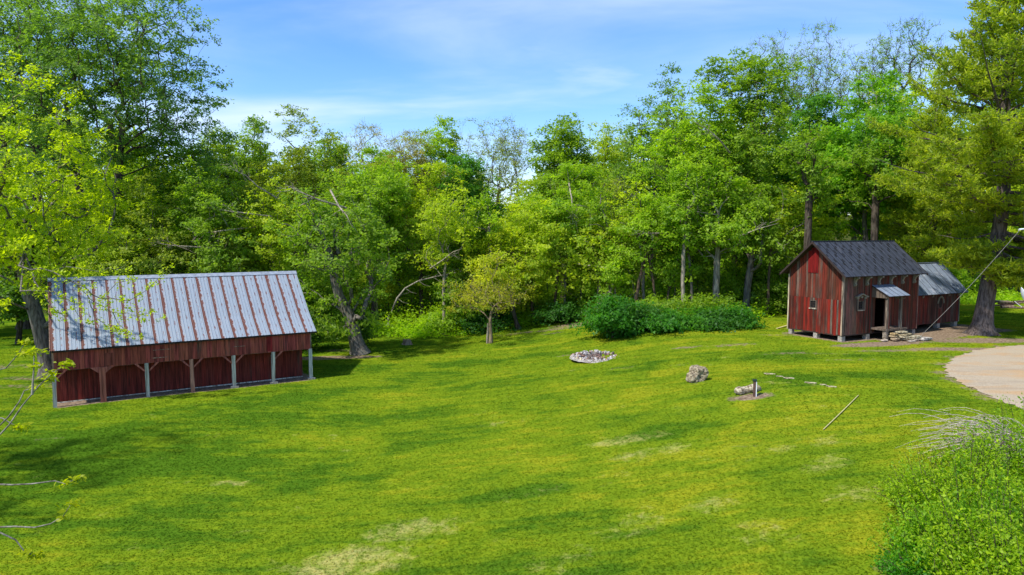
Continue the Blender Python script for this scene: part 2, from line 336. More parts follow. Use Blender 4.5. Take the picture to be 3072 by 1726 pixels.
# ------------------------------------------------------------------ ground
def axis(lo, a, b, hi, fine, n_out):
    o1 = a - (a - lo) * (np.linspace(1, 0, n_out, endpoint=False) ** 2); o2 = b + (hi - b) * (np.linspace(0, 1, n_out + 1)[1:] ** 2)
    return np.concatenate([o1, np.arange(a, b + 1e-6, fine), o2])
gx = axis(-700, -38, 42, 700, 0.4, 34); gy = axis(-200, 8, 72, 900, 0.34, 34)
GX, GY = np.meshgrid(gx, gy)
def blob(x, y, cx, cy, rx, ry, rot=0, soft=0.5):
    c, s = math.cos(rot), math.sin(rot); dx_, dy_ = x - cx, y - cy
    a = (dx_ * c + dy_ * s) / rx; b_ = (-dx_ * s + dy_ * c) / ry
    return 1 - ss(1 - soft, 1 + soft, np.hypot(a, b_))
def gxy(px, py):
    p = gp(px, py); return p.x, p.y
SHA = Vector((-23.506, 35.955, -2.2)); SHR = math.atan2(0.53457, 0.84512)
KA = Vector((20.578, 43.878, 0.0)); KR = math.atan2(0.46532, 0.88514)
def loc_frame(x, y, O, rot):
    c, s = math.cos(rot), math.sin(rot); dx_, dy_ = x - O.x, y - O.y
    return dx_ * c + dy_ * s, -dx_ * s + dy_ * c
def rectmask(u, v, u0, u1, v0, v1, soft):
    return ss(u0 - soft, u0 + soft, u) * (1 - ss(u1 - soft, u1 + soft, u)) * ss(v0 - soft, v0 + soft, v) * (1 - ss(v1 - soft, v1 + soft, v))
PATCH = dict(
 dirt=[(985, 1074, 4.0, 0.8, 0.1, 1.0), (1560, 1000, 2.6, 0.8, 0, .55), (1690, 985, 3.4, .9, 0, .6), (1740, 972, 3.0, 1.2, 0, .7), (1660, 1000, 1.2, .5, 0, .55),
       (2060, 1043, 1.3, .5, 0, .6), (2200, 1035, 2.0, .7, 0, .55), (2340, 1006, 2.0, .6, 0, .5), (2480, 1062, 3.2, .4, -.1, .45), (2370, 1060, 2.0, .45, 0, .55),
       (2700, 1052, 4.0, .6, 0.1, .6), (2640, 1033, 3.6, .9, .3, .95), (2800, 1000, 5.0, 1.8, .2, .85), (2950, 1022, 4.5, 1.2, 0, .8), (2860, 1048, 3.4, .8, 0, .75), (2560, 1080, 2.2, .4, 0, .5),
       (1860, 1105, 1.0, .5, 0, .5), (1700, 1067, .8, .3, 0, .6), (2095, 1150, 0.7, .3, 0, .5), (2250, 1192, 1.1, .45, 0, .85), (1015, 1052, 2.0, .8, 0, .6), (1225, 1034, .9, .4, 0, .5),
       (120, 1135, 3.2, .9, 0, .55), (60, 1160, 3, .8, 0, .5), (170, 1150, 2.0, .6, 0, .5), (150, 1320, 1.1, .5, 0.2, .40), (20, 1100, 4, 1.2, 0, .5), (2230, 1342, .9, .35, 0, .45),
       (2690, 1720, .5, .7, 0, .6), (2040, 1095, .8, .25, 0, .5), (2130, 1090, 1.2, .22, 0, .45), (1075, 1008, 2.0, .6, 0, .4)],
 dry=[(1050, 1690, 2.1, 1.1, .2, 1), (1240, 1590, 1.5, .9, .2, .9), (1880, 1320, 1.6, .6, .1, .9), (1950, 1360, 1.8, .6, .1, .8), (1880, 1580, 1.6, .7, .3, .6), (700, 1450, 0.9, .4, 0, .7),
      (2140, 1510, 1.1, .6, .2, .7), (2480, 1390, 1.2, .7, .6, .7), (2330, 1350, 1.3, .5, .4, .6), (2560, 1480, 1.2, .8, .5, .6), (1720, 1110, 1.4, .4, 0, .5), (1500, 1270, 1.4, .4, 0, .6),
      (2480, 1320, 1.6, .8, 0, .5), (2350, 1150, 2.2, .3, -.5, .7), (1600, 1480, 1.2, .5, .3, .5), (1700, 1690, 1.5, .8, .2, .6), (2280, 1600, 1.0, 1.2, .2, .5), (450, 1640, .8, .5, 0, .5), (2600, 1130, 2.5, .3, .1, .35)],
 lush_shadow=[(1700, 1058, 12, 1.0, 0, .7), (2250, 1070, 9, 1.5, -.05, .9), (2550, 1130, 4, 1.6, .2, .9), (1000, 1120, 5, 1.5, .3, .7), (1100, 1040, 5, 2, 0, .6), (500, 1300, 6, 2.0, .5, .6), (300, 1420, 5, 2.2, .4, .7), (2720, 1180, 3, 2, 0.3, .8),  # greener lawn, and cast shadows painted in as darker green grass
       (1540, 1480, 1.8, .5, .2, .8), (1700, 1560, 1.5, .6, 0, .5), (1400, 1030, 5, 1, 0, .5), (2950, 950, 8, 3, 0, .7), (2100, 1280, 4, .9, .1, .5), (1300, 1700, 1.0, .8, 0, .6), (1950, 1700, 2, .8, 0, .7), (700, 1210, 6, 1.2, .5, .5), (1100, 1250, 3, 1, .2, .4)])
PW = {k: [(*gxy(p[0], p[1]), *p[2:]) for p in v] for k, v in PATCH.items()}
for p_ in ((2990, 1198), (2925, 1165), (2865, 1138), (2828, 1118), (2832, 1092), (2865, 1072), (2925, 1050), (3000, 1040), (2895, 1150), (2960, 1184)): PW['dirt'].append((*gxy(*p_), .9, .55, .2, .62))
ROADPTS = [(3072, 1228), (3000, 1205), (2930, 1170), (2870, 1142), (2835, 1122), (2826, 1105), (2840, 1090), (2870, 1072), (2925, 1052), (3000, 1043), (3072, 1038)]
ROADXY = [gxy(*p) for p in ROADPTS]
def attrs(x, y):
    out = {}
    for k in ('dirt', 'dry', 'lush_shadow'):
        a = np.zeros_like(x)
        for (cx, cy, rx, ry, rot, st) in PW[k]: a = np.maximum(a, st * blob(x, y, cx, cy, rx, ry, rot, 0.6))
        out[k] = a
    u, v = loc_frame(x, y, SHA, SHR)
    out['dirt'] = np.maximum(out['dirt'], rectmask(u, v, -0.1, 13.5, -0.25, 8.3, 0.30))
    u, v = loc_frame(x, y, KA, KR)
    out['dirt'] = np.maximum(out['dirt'], rectmask(u, v, -0.3, 7.9, -0.35, 4.7, 0.5))
    out['dirt'] = np.maximum(out['dirt'], 0.95 * rectmask(u, v, 2.5, 15.0, -2.6, 4.5, 0.9))
    d = y - yedge(x)
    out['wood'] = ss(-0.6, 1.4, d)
    out['dirt'] = out['dirt'] * (1 - out['wood'])
    # lusher lawn towards the left; other green patches are shade put into the colour
    return out
xs, ys = GX.ravel(), GY.ravel()
zs = H(xs, ys)
at = attrs(xs, ys)
nx, ny = len(gx), len(gy)
ii = (np.arange(ny - 1)[:, None] * nx + np.arange(nx - 1)[None, :]).ravel()
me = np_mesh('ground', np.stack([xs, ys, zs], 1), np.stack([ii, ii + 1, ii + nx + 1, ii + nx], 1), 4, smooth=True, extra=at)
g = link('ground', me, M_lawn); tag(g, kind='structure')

# gravel turnaround, a sheet 2 cm above the lawn with a ragged edge
rng = np.random.default_rng(5)
edge = []
for i in range(len(ROADXY) - 1):
    a, b_ = np.array(ROADXY[i]), np.array(ROADXY[i + 1])
    n_ = max(2, int(np.linalg.norm(b_ - a) / 0.25))
    for k in range(n_): edge.append(a + (b_ - a) * k / n_ + rng.normal(0, 0.13, 2))
edge = np.array(edge); cen = np.array([30.5, 36.0])
far_r = np.array([60.0, 36.0])
V = []; rings = 34
sm = edge.copy()
for _ in range(14): sm[1:-1] = (sm[:-2] + sm[1:-1] * 2 + sm[2:]) / 4
for e0, e1 in zip(edge, sm):
    for k in range(rings):
        e = e0 if k == 0 else e1
        t_ = (k / (rings - 1)) ** 1.6; p = e * (1 - t_) + np.array([62.0, 34 + (e[1] - 36) * 1.2]) * t_
        V.append((p[0], p[1], float(H(p[0], p[1])) + (0.02 if k == 0 else 0.035)))
ne = len(edge); ii = (np.arange(ne - 1)[:, None] * rings + np.arange(rings - 1)[None, :]).ravel()
me = np_mesh('gravel_driveway', V, np.stack([ii, ii + 1, ii + rings + 1, ii + rings], 1), 4, smooth=True)
tag(link('gravel_driveway', me, M_gravel), kind='structure')

# ------------------------------------------------------------------ grass blades
def in_road(x, y):
    # right of the edge polyline
    ex, ey = edge[:, 0], edge[:, 1]
    res = np.zeros(len(x), bool); 
    px_, py_ = np.append(ex, [70, 70]), np.append(ey, [ey[-1], ey[0]])
    j = len(px_) - 1
    for i in range(len(px_)):
        c = ((py_[i] > y) != (py_[j] > y)) & (x < (px_[j] - px_[i]) * (y - py_[i]) / (py_[j] - py_[i] + 1e-12) + px_[i]); res ^= c; j = i
    return res
rng = np.random.default_rng(11)
N = 300000
yy = 11.5 + (62 - 11.5) * rng.random(N) ** 2.4; xx = (rng.random(N) * 2 - 1) * (yy * 0.75 + 1.5)
ok = (yy < yedge(xx) + 0.5) & ~in_road(xx, yy)
u, v = loc_frame(xx, yy, SHA, SHR); ok &= ~((u > -0.1) & (u < 13.4) & (v > -0.15) & (v < 8.2))
u, v = loc_frame(xx, yy, KA, KR); ok &= ~((u > -0.1) & (u < 14) & (v > 0) & (v < 4.4))
xx, yy = xx[ok], yy[ok]; ga = attrs(xx, yy)
ok = rng.random(len(xx)) > ga['dirt'] * 1.15 + 0.25 * ga['dry']
xx, yy = xx[ok], yy[ok]; ga = {k: v_[ok] for k, v_ in ga.items()}
n_ = len(xx); zz = H(xx, yy); az = rng.random(n_) * 2 * np.pi
sc = 0.8 + 0.018 * yy; hh = (0.014 + 0.022 * rng.random(n_)) * (1 + 0.35 * ga['lush_shadow']) * sc; ww = (0.010 + 0.008 * rng.random(n_)) * sc ** 2 * 1.1
la = rng.random(n_) * 2 * np.pi; ll = rng.uniform(.035, .10, n_) * sc; ln = np.stack([np.cos(la) * ll, np.sin(la) * ll], 1); az = la + np.pi / 2
base = np.stack([xx, yy, zz], 1); sv = np.stack([np.cos(az) * ww, np.sin(az) * ww, np.zeros(n_)], 1)
tip = base + np.stack([ln[:, 0], ln[:, 1], hh], 1)
V = np.stack([base - sv, base + sv, tip], 1).reshape(-1, 3); V[:, 2] -= 0.004
tt = np.repeat(rng.random(n_), 3)
me = np_mesh('grass', V, np.arange(3 * n_).reshape(-1, 3), 3, tint=tt, extra={k: np.repeat(v_, 3) for k, v_ in ga.items()})
tag(link('grass', me, M_blade), 'short mown lawn grass covering the yard between the two red buildings', 'grass', kind='stuff')

# ------------------------------------------------------------------ leaves and trees
def leaves(rng, C, size, tint, up=0.35, aspect=0.62, fold=0.12, out_from=None, tri=False):
    """rhombic, slightly folded leaves centred at C; returns V, F quads, tint"""
    n = len(C); nrm = rng.normal(0, 1, (n, 3)); nrm[:, 2] = np.abs(nrm[:, 2]) + up
    if out_from is not None:
        o = C - out_from; o /= np.maximum(np.linalg.norm(o, axis=1, keepdims=True), 1e-6); nrm += 0.7 * o
    nrm /= np.linalg.norm(nrm, axis=1, keepdims=True)
    a = np.cross(nrm, rng.normal(0, 1, (n, 3))); a /= np.maximum(np.linalg.norm(a, axis=1, keepdims=True), 1e-6); b_ = np.cross(nrm, a)
    s = size * (0.6 + 0.8 * rng.random(n))[:, None] * 0.5; w_ = s * aspect
    if tri:
        V = np.stack([C - a * s + b_ * w_, C - a * s - b_ * w_, C + a * s * 1.1], 1).reshape(-1, 3)
        return V, np.arange(3 * n).reshape(-1, 3), np.repeat(np.clip(tint, 0, 1), 3)
    V = np.stack([C - a * s, C + b_ * w_ + nrm * s * fold - a * s * .15, C + a * s, C - b_ * w_ + nrm * s * fold - a * s * .15], 1).reshape(-1, 3)
    return V, np.arange(4 * n).reshape(-1, 4), np.repeat(np.clip(tint, 0, 1), 4)

def grow(rng, pts, trunk, r0, step=0.7, sides=6, thin=0.012, power=0.56):
    """limbs from a trunk polyline out to every point; returns tube Acc"""
    maxn = len(trunk) + len(pts) * 14 + 10
    P = np.zeros((maxn, 3)); par = np.full(maxn, -1); pl = np.zeros(maxn); n = len(trunk)
    P[:n] = trunk; par[1:n] = np.arange(n - 1); pl[1:n] = np.cumsum(np.linalg.norm(np.diff(trunk, axis=0), axis=1))
    first = max(1, int(n * 0.35)); pl0 = pl.copy()
    d0 = np.min(np.linalg.norm(pts[:, None] - trunk[None, first:], axis=2), axis=1); order = np.argsort(d0 + rng.random(len(pts)) * .4)
    chains = []
    for i in order:
        a = pts[i]; v_ = a - P[:n]; d = np.linalg.norm(v_, axis=1)
        cost = d + 0.22 * pl[:n] + 0.9 * np.maximum(0, 0.45 * d - v_[:, 2]); cost[:first] += 5
        j = int(np.argmin(cost)); dd = d[j]; k = int(min(12, max(2, round(dd / step)))); p0 = P[j].copy()
        side = rng.normal(0, 1, 3) * dd * 0.09; side[2] += 0.10 * dd; idx = [j]
        for q in range(1, k + 1):
            t_ = q / k; p = p0 + (a - p0) * t_ + side * 4 * t_ * (1 - t_) + (rng.normal(0, 0.035, 3) * step if q < k else 0)
            P[n] = p; par[n] = idx[-1]; pl[n] = pl[idx[-1]] + dd / k; idx.append(n); n += 1
        chains.append(idx)
    cnt = np.zeros(n)
    for c in chains: cnt[c[-1]] += 1
    for i in range(n - 1, 0, -1): cnt[par[i]] += cnt[i] if par[i] >= 0 else 0
    # parents always precede children, so one backward pass is enough
    r = np.maximum(thin, r0 * (cnt / max(cnt[first], 1)) ** power)
    nt_ = len(trunk); hgt = trunk[:, 2] - trunk[0, 2]
    acc = Acc()
    rt = np.maximum(r[:nt_], r0 * 0.12) * (1 + 0.75 * np.exp(-hgt / 0.45)); rt = np.minimum.accumulate(np.maximum(rt, 0.02))
    acc.tube(P[:nt_], rt, max(8, sides + 2))
    for c in chains:
        rr = r[c].copy(); rr[0] = min(rr[0], rr[1] * 1.15); rr[-1] *= 0.6
        acc.tube(P[c], rr, sides if rr[0] > 0.09 else (4 if rr[0] > 0.05 else 3))
    return acc

def crown_points(rng, h, cbase, rad, n, lobes=8, shell=0.5, cen=(0, 0), topw=1.0, flat=1.0):
    """cluster centres in a lumpy crown made of overlapping lobes"""
    z0, z1 = cbase * h, h; cz = (z0 + z1) / 2; rz = (z1 - z0) / 2
    LC = []
    for k in range(lobes):
        ph = k * 2.399 + rng.random() * 0.7; tz = rng.uniform(-0.72, 0.62) if k else 0.72
        rr = math.sqrt(max(0.05, 1 - tz * tz)) * 0.58 * (0.8 + 0.4 * rng.random()) * (1 if k else 0.25)
        LC.append((math.cos(ph) * rr * rad, math.sin(ph) * rr * rad, cz + tz * rz, rng.uniform(0.36, 0.54)))
    LC.append((0, 0, cz, 0.62))
    pts = []
    per = np.array([l[3] ** 2 for l in LC]); per = (per / per.sum() * n).astype(int) + 1
    for (x, y, z, s), m_ in zip(LC, per):
        d = rng.normal(0, 1, (m_, 3)); d /= np.linalg.norm(d, axis=1, keepdims=True)
        rr = rng.random((m_, 1)) ** (1 / (2 + 3 * shell)); sz = np.array([rad * s, rad * s, min(rz, rad * 1.5) * s * 1.15 * flat])
        pts.append(np.array([x, y, z]) + d * rr * sz)
    p = np.concatenate(pts); p[:, 0] += cen[0]; p[:, 1] += cen[1]
    p[:, 2] = np.clip(p[:, 2], z0 * 0.9, z1 * 1.0)
    return p

KINDS = {  # clusters per m2 of silhouette, leaves per cluster, leaf size, cluster radius, shell
 'dense': (3.2, 58, 0.29, 0.74, .7), 'airy': (2.6, 45, 0.255, 0.66, .5), 'light': (2.6, 34, 0.25, 0.60, .45),
 'sparse': (3.0, 11, 0.20, 0.48, .4), 'fuzzy': (4.2, 26, 0.17, 0.55, .4)}
TREES = 0
def tree(name, label, cat, x, y, h, rad, kind, leaf, bark, seed, cbase=0.25, lean=(0, 0), r0=None, group=None, lobes=8, stems=1, dens=1.0, z=None, wob=0.25, shell=None, twigs=True, flat=1.0, lsize=1.0, fork=.55, trunk_pts=None, up=.35):
    global TREES; TREES += 1
    rng = np.random.default_rng(seed); cpm, lpc, ls, cr, sh = KINDS[kind]; ls *= lsize
    if shell is not None: sh = shell
    z = float(H(x, y)) - 0.08 if z is None else z
    root = empty(name, (x, y, z)); tag(root, label, cat, group)
    area = math.pi / 4 * 2 * rad * h * (1 - cbase); n = int(min(900, max(24, area * cpm * dens)))
    pts = crown_points(rng, h, cbase, rad, n, lobes, sh, lean, flat=flat)
    acc = None; r0 = r0 or 0.0135 * h
    if trunk_pts is None:
        sets = []
        for s in range(stems):
            th = h * fork * (1 if stems == 1 else rng.uniform(.85, 1.1)); m_ = max(6, int(th / 0.6)); tz = np.linspace(0, th, m_); f = tz / h
            ox, oy = (0, 0) if stems == 1 else (math.cos(s * 2.2 + seed) * 0.35, math.sin(s * 2.2 + seed) * 0.35)
            sp = 0 if stems == 1 else rad * 0.42
            wx = np.cumsum(rng.normal(0, wob * 0.22, m_)) * ss(0, 1.5, tz); wy = np.cumsum(rng.normal(0, wob * 0.22, m_)) * ss(0, 1.5, tz)
            sets.append(np.stack([ox + (lean[0] + math.cos(s * 2.2 + seed) * sp) * f ** 1.15 + wx * .6, oy + (lean[1] + math.sin(s * 2.2 + seed) * sp) * f ** 1.15 + wy * .6, tz], 1))
    else: sets = [np.array(trunk_pts, float)]
    own = np.argmin(np.stack([np.linalg.norm(pts[:, None, :2] - s[None, len(s) // 2:, :2], axis=2).min(1) for s in sets]), axis=0)
    acc = Acc()
    for k, s in enumerate(sets):
        p = pts[own == k]
        if len(p) == 0: p = pts[:4]
        a = grow(rng, p, s, r0 / math.sqrt(len(sets)) ** .6, thin=0.010 if kind in ('sparse', 'fuzzy') else 0.014)
        for V_, F_ in zip(a.V, a.F): acc.V.append(V_)
        off = 0
        for V_, F_ in zip(a.V, a.F): acc.F.append(F_ + acc.n)
        acc.n += a.n
    if kind in ('sparse', 'fuzzy') and twigs:
        m_ = 3
        for p in pts:
            for _ in range(m_):
                d = rng.normal(0, 1, 3); d[2] = abs(d[2]) + .5; d /= np.linalg.norm(d); l_ = rng.uniform(.5, 1.1)
                q = p + d * l_; mid = (p + q) / 2 + rng.normal(0, .07, 3); acc.tube([p, mid, q], [.012, .009, .005], 3)
    link('trunk', acc.mesh('trunk'), M_bark, root, bark)
    m_ = len(pts); ns = 4; sub = np.repeat(pts, ns, axis=0) + rng.normal(0, 1, (m_ * ns, 3)) * cr * np.array([.60, .60, .36])
    per = rng.poisson(lpc * 1.75 / ns * np.repeat(rng.uniform(.55, 1.4, m_), ns)) + 1
    C = np.repeat(sub, per, axis=0) + rng.normal(0, 1, (per.sum(), 3)) * cr * np.array([.36, .36, .20])
    C = C[C[:, 2] > .04] if cbase < .05 else C
    tint = np.repeat(np.clip(np.repeat(rng.normal(.42, .2, m_), ns) + rng.normal(0, .12, m_ * ns), 0, 1), per)[:len(C)] + rng.normal(0, .12, len(C))
    V, Fq, tt = leaves(rng, C, ls * .80, tint, up, .72, out_from=np.array([lean[0], lean[1], h * (cbase + 1) / 2 - h * .1]), tri=True)
    link('crown', np_mesh('crown', V, Fq, 3, tint=tt), M_leaf, root, leaf)
    return root

# leaf colours
G_DEEP = (0.125, 0.235, 0.030); G_MID = (0.205, 0.330, 0.030); G_BRIGHT = (0.265, 0.415, 0.026); G_YEL = (0.360, 0.465, 0.028)
G_OLIVE = (0.265, 0.340, 0.040); G_GOLD = (0.43, 0.49, 0.030); G_BROWN = (0.330, 0.315, 0.085); G_COOL = (0.150, 0.265, 0.050); G_EMER = (0.100, 0.255, 0.030)
B_DARK = (0.075, 0.060, 0.048); B_GREY = (0.155, 0.140, 0.120); B_PALE = (0.27, 0.24, 0.19); B_BRN = (0.11, 0.08, 0.055)

WOODS = 'trees along the wood edge behind the lawn'
# px of crown, depth, top py, width px, kind, leaf, bark, label, options
T = [
 (325, 60, -70, 650, 'airy', G_COOL, B_DARK, 'tallest dark green tree behind the long shed, several stems dividing against the sky', dict(cbase=.34, stems=3, dens=1.0, lobes=14, r0=.42, shell=.35)),
 (60, 66, -150, 460, 'airy', G_COOL, B_DARK, 'tall dark green tree cut by the top left corner of the photo', dict(cbase=.36, stems=2, dens=.8, lobes=11, r0=.4, shell=.3)),
 (500, 63, 420, 300, 'airy', G_BRIGHT, B_DARK, 'fresh green tree filling the notch right under the tallest tree, behind the shed roof', dict(cbase=.25)),
 (645, 70, 392, 250, 'airy', G_YEL, B_DARK, 'yellowish olive tree with a ragged thin top, above the middle of the shed ridge', dict(cbase=.3, lobes=7)),
 (762, 73, 350, 190, 'airy', G_MID, B_DARK, 'narrow green tree just left of the pointed one, above the shed ridge', dict(cbase=.35)),
 (880, 69, 322, 240, 'airy', G_OLIVE, B_BRN, 'pointed olive green tree whose tip is highest above the right end of the shed', dict(cbase=.25, lobes=7)),
 (1003, 76, 392, 150, 'airy', G_MID, B_DARK, 'small round-headed fork-trunked tree at the skyline right of the pointed tree', dict(cbase=.4)),
 (560, 59, 600, 320, 'airy', G_BRIGHT, B_DARK, 'low leafy tree directly behind the middle of the shed roof', dict(cbase=.12)),
 (455, 57, 520, 300, 'airy', G_OLIVE, B_GREY, 'olive tree rising just over the left third of the shed ridge', dict(cbase=.15)),
 (660, 57.5, 500, 270, 'airy', G_MID, B_GREY, 'mid green loose tree rising over the centre of the shed ridge', dict(cbase=.15)),
 (815, 58, 540, 230, 'airy', G_YEL, B_GREY, 'light green tree rising over the right end of the shed ridge', dict(cbase=.2)),
 (350, 57, 560, 300, 'airy', G_YEL, B_DARK, 'bushy light green tree behind the left half of the shed roof, under the tallest tree', dict(cbase=.15)),
 (765, 60, 560, 260, 'airy', G_OLIVE, B_GREY, 'olive tree with bare grey twigs behind the right third of the shed roof', dict(cbase=.15)),
 (1085, 86, 372, 180, 'sparse', G_BROWN, B_GREY, 'nearly bare twiggy tree against the sky left of the brown fuzzy crown', dict(cbase=.4, dens=1.3)),
 (1225, 82, 398, 250, 'fuzzy', G_BROWN, B_BRN, 'brown fuzzy-budded tree at the skyline, mid photo', dict(cbase=.4, dens=1.2)),
 (1320, 86, 362, 180, 'dense', G_BRIGHT, B_DARK, 'bright green round top standing just right of the brown fuzzy crown', dict(cbase=.45)),
 (1492, 84, 365, 240, 'sparse', G_OLIVE, B_GREY, 'fan-shaped bare tree with tiny leaves left of the gap in the skyline', dict(cbase=.42, dens=1.6, lobes=9)),
 (1130, 70, 455, 230, 'airy', G_BRIGHT, B_DARK, 'bright green tree below the bare twiggy tree, middle left of the wood', dict(cbase=.42)),
 (1265, 69, 500, 230, 'airy', G_YEL, B_DARK, 'yellow-green feathery tree below the brown fuzzy crown', dict(cbase=.38)),
 (1400, 72, 478, 190, 'dense', G_EMER, B_DARK, 'ivy-dark green tree with trailing vines below the fan-shaped bare tree', dict(cbase=.2)),
 (1400, 64, 640, 200, 'light', G_DEEP, B_GREY, 'shaded slender tree in the middle of the wood under the ivy-dark one', dict(cbase=.3)),
 (1590, 76, 545, 200, 'airy', G_YEL, B_DARK, 'light yellow-green tree at the foot of the gap in the skyline', dict(cbase=.3)),
 (1690, 74, 345, 180, 'dense', G_MID, B_DARK, 'green spire-topped tree right of the skyline gap', dict(cbase=.35, lobes=6)),
 (1815, 84, 385, 210, 'light', G_YEL, B_GREY, 'thin pale yellow-green tree between the spire-topped tree and the tall grove', dict(cbase=.45)),
 (1700, 66, 500, 270, 'airy', G_BRIGHT, B_GREY, 'bright broad tree under the spire-topped one', dict(cbase=.2)),
 (1840, 66, 540, 230, 'fuzzy', G_YEL, B_GREY, 'brownish green twiggy tree left of the tall grove', dict(cbase=.2, dens=1.1)),
 (1960, 68, 190, 250, 'airy', G_COOL, B_GREY, 'tall tree with speckled thin leaves on the left side of the tall grove', dict(cbase=.25, lobes=11, shell=.3, dens=.8)),
 (2075, 60, 255, 290, 'airy', G_BRIGHT, B_DARK, 'broad bright green tree in the centre of the tall grove', dict(cbase=.2, lobes=10)),
 (2205, 64, 158, 270, 'dense', G_MID, B_DARK, 'highest leafy crown of the tall grove, right of centre', dict(cbase=.2, lobes=10)),
 (2275, 80, 120, 190, 'sparse', G_MID, B_GREY, 'first thin bare-branched top right of the tall grove', dict(cbase=.5, dens=1.2)),
 (2425, 84, 78, 270, 'sparse', G_MID, B_BRN, 'tallest thin bare-branched top above the small house, crooked limbs against the sky', dict(cbase=.45, dens=1.4, lobes=10, twigs=True)),
 (2560, 86, 175, 200, 'sparse', G_YEL, B_GREY, 'thin bare-branched top between the tallest bare one and the pine', dict(cbase=.5, dens=1.1)),
 (2670, 80, 70, 210, 'sparse', G_MID, B_DARK, 'speckled tree top peeping out left of the tall pine', dict(cbase=.45, dens=1.5)),
 (2420, 69, 300, 250, 'dense', G_EMER, B_DARK, 'deep green tree between the tall grove and the saturated maple, left above the small house', dict(cbase=.18)),
 (2600, 62, 240, 330, 'dense', (0.175, 0.36, 0.024), B_GREY, 'very saturated green round maple right above the small house', dict(cbase=.32, lobes=11, dens=1.15)),
 (2390, 62, 560, 260, 'airy', G_YEL, B_GREY, 'low light green tree left of the small house gable', dict(cbase=.3)),
 (2755, 72, 210, 260, 'airy', G_YEL, B_GREY, 'yellowish tree behind the small annex, left of the pine trunk', dict(cbase=.2)),
 (2240, 58.5, 560, 250, 'airy', G_MID, B_GREY, 'tree on a tall bare trunk leaning right behind the shrub row', dict(cbase=.42, lean=(1.1, 0), r0=.30, stems=1)),
 (2150, 57.2, 500, 270, 'airy', G_BRIGHT, B_PALE, 'tree with one pale straight trunk rising out of the shrub row', dict(cbase=.42, r0=.27, fork=.7)),
 (1990, 58.5, 600, 260, 'airy', G_BRIGHT, B_BRN, 'broad low tree with brown stems over the middle of the shrub row', dict(cbase=.25, stems=2)),
 (1860, 62.5, 640, 230, 'light', G_OLIVE, B_PALE, 'thin tree with a drooping grey twig fan left above the shrub row', dict(cbase=.25)),
 (1745, 63.5, 640, 220, 'airy', G_YEL, B_GREY, 'light tree behind the pale rock at the lawn edge', dict(cbase=.22)),
 (1600, 64, 610, 270, 'airy', G_YEL, B_BRN, 'yellow-green round tree behind the leaning dark trunk, mid photo', dict(cbase=.2, lobes=8)),
 (1490, 61.5, 690, 230, 'airy', G_GOLD, B_BRN, 'golden green low tree straight behind the small forked lawn tree', dict(cbase=.2)),
 (1330, 61.5, 560, 210, 'light', G_YEL, B_PALE, 'slim pale-stemmed tree with layered yellow-green leaves at the lawn edge', dict(cbase=.42, lean=(.6, 0), r0=.13)),
 (1395, 62, 815, 110, 'dense', G_MID, B_GREY, 'small narrow green sapling between the slim pale tree and the forked lawn tree', dict(cbase=.25, r0=.07)),
 (1195, 72, 560, 200, 'light', G_BRIGHT, B_GREY, 'small flat-layered tree in the shade right of the leaning giant', dict(cbase=.35)),
 (3110, 70, 150, 300, 'airy', G_YEL, B_DARK, 'yellow-green tree at the right edge of the photo behind the pine', dict(cbase=.2)),
 (2990, 74, 640, 240, 'airy', G_BRIGHT, B_DARK, 'low bright tree behind the log pile right of the pine trunk', dict(cbase=.15)),
 (1120, 67, 480, 250, 'airy', G_BRIGHT, B_DARK, 'bright green tree close behind the leaning giant, reaching right over the lawn edge', dict(cbase=.45)),
 (35, 57, 830, 150, 'dense', G_DEEP, B_DARK, 'small shade tree with two slanting stems at the far left edge under the yellow-green tree', dict(cbase=.42, stems=2, r0=.13)),
 (118, 58, 820, 130, 'dense', G_DEEP, B_DARK, 'small forked shade tree beside the big grey trunk left of the shed', dict(cbase=.42, stems=2, r0=.12)),
 (-90, 62, 640, 300, 'dense', G_MID, B_DARK, 'mid green tree beyond the left edge of the lawn', dict(cbase=.2)),
 (220, 72, 600, 300, 'dense', G_MID, B_DARK, 'dark tree filling the wood between the grey trunk and the shed roof', dict(cbase=.1)),
]
for i, (px, dep, top, wpx, kind, lc, bc, lab, opt) in enumerate(T):
    wpx *= 1.14
    x, y = at_depth(px, dep); zb = float(H(x, y)); hgt = z_of(top, dep) - zb
    tree('tree', lab, 'tree', x, y, hgt, wpx / 2 / F * dep, kind, lc, bc, 100 + i, group=WOODS, **opt)

# --- the particular trees
# giant leaning tree right of the shed
p = gp(1080, 1062); dep = p.y
tr = [(0, 0, 0), (-.15, 0, .6), (-.35, 0, 1.3), (-.55, 0.1, 2.1), (-.75, .1, 2.9), (-1.1, .1, 3.6), (-1.5, .1, 4.4), (-1.75, .1, 5.4), (-1.95, .1, 6.5), (-2.1, 0, 7.6), (-2.6, 0, 8.8)]
tree('tree', 'big leaning tree with a gnarled light grey trunk right of the long shed', 'tree', p.x, p.y, z_of(565, dep) - p.z, 5.3, 'airy', G_MID, B_GREY, 301, cbase=.17, lean=(-1.2, .2), r0=.50, lobes=12, dens=.95, trunk_pts=tr, z=p.z - .08)
p = gp(925, 1052)
tree('bush', 'low dark green bush on the soil between the shed and the leaning tree', 'bush', p.x, p.y, 3.0, 1.9, 'dense', G_DEEP, B_DARK, 302, cbase=.1, r0=.06, lsize=.9, dens=1.6)
p = gp(1040, 1045)
tree('bush', 'small thin bush right beside the foot of the leaning tree', 'bush', p.x + .6, p.y + 1.5, 2.3, 1.3, 'airy', G_DEEP, B_DARK, 303, cbase=.3, r0=.05, lsize=.8, dens=1.3)
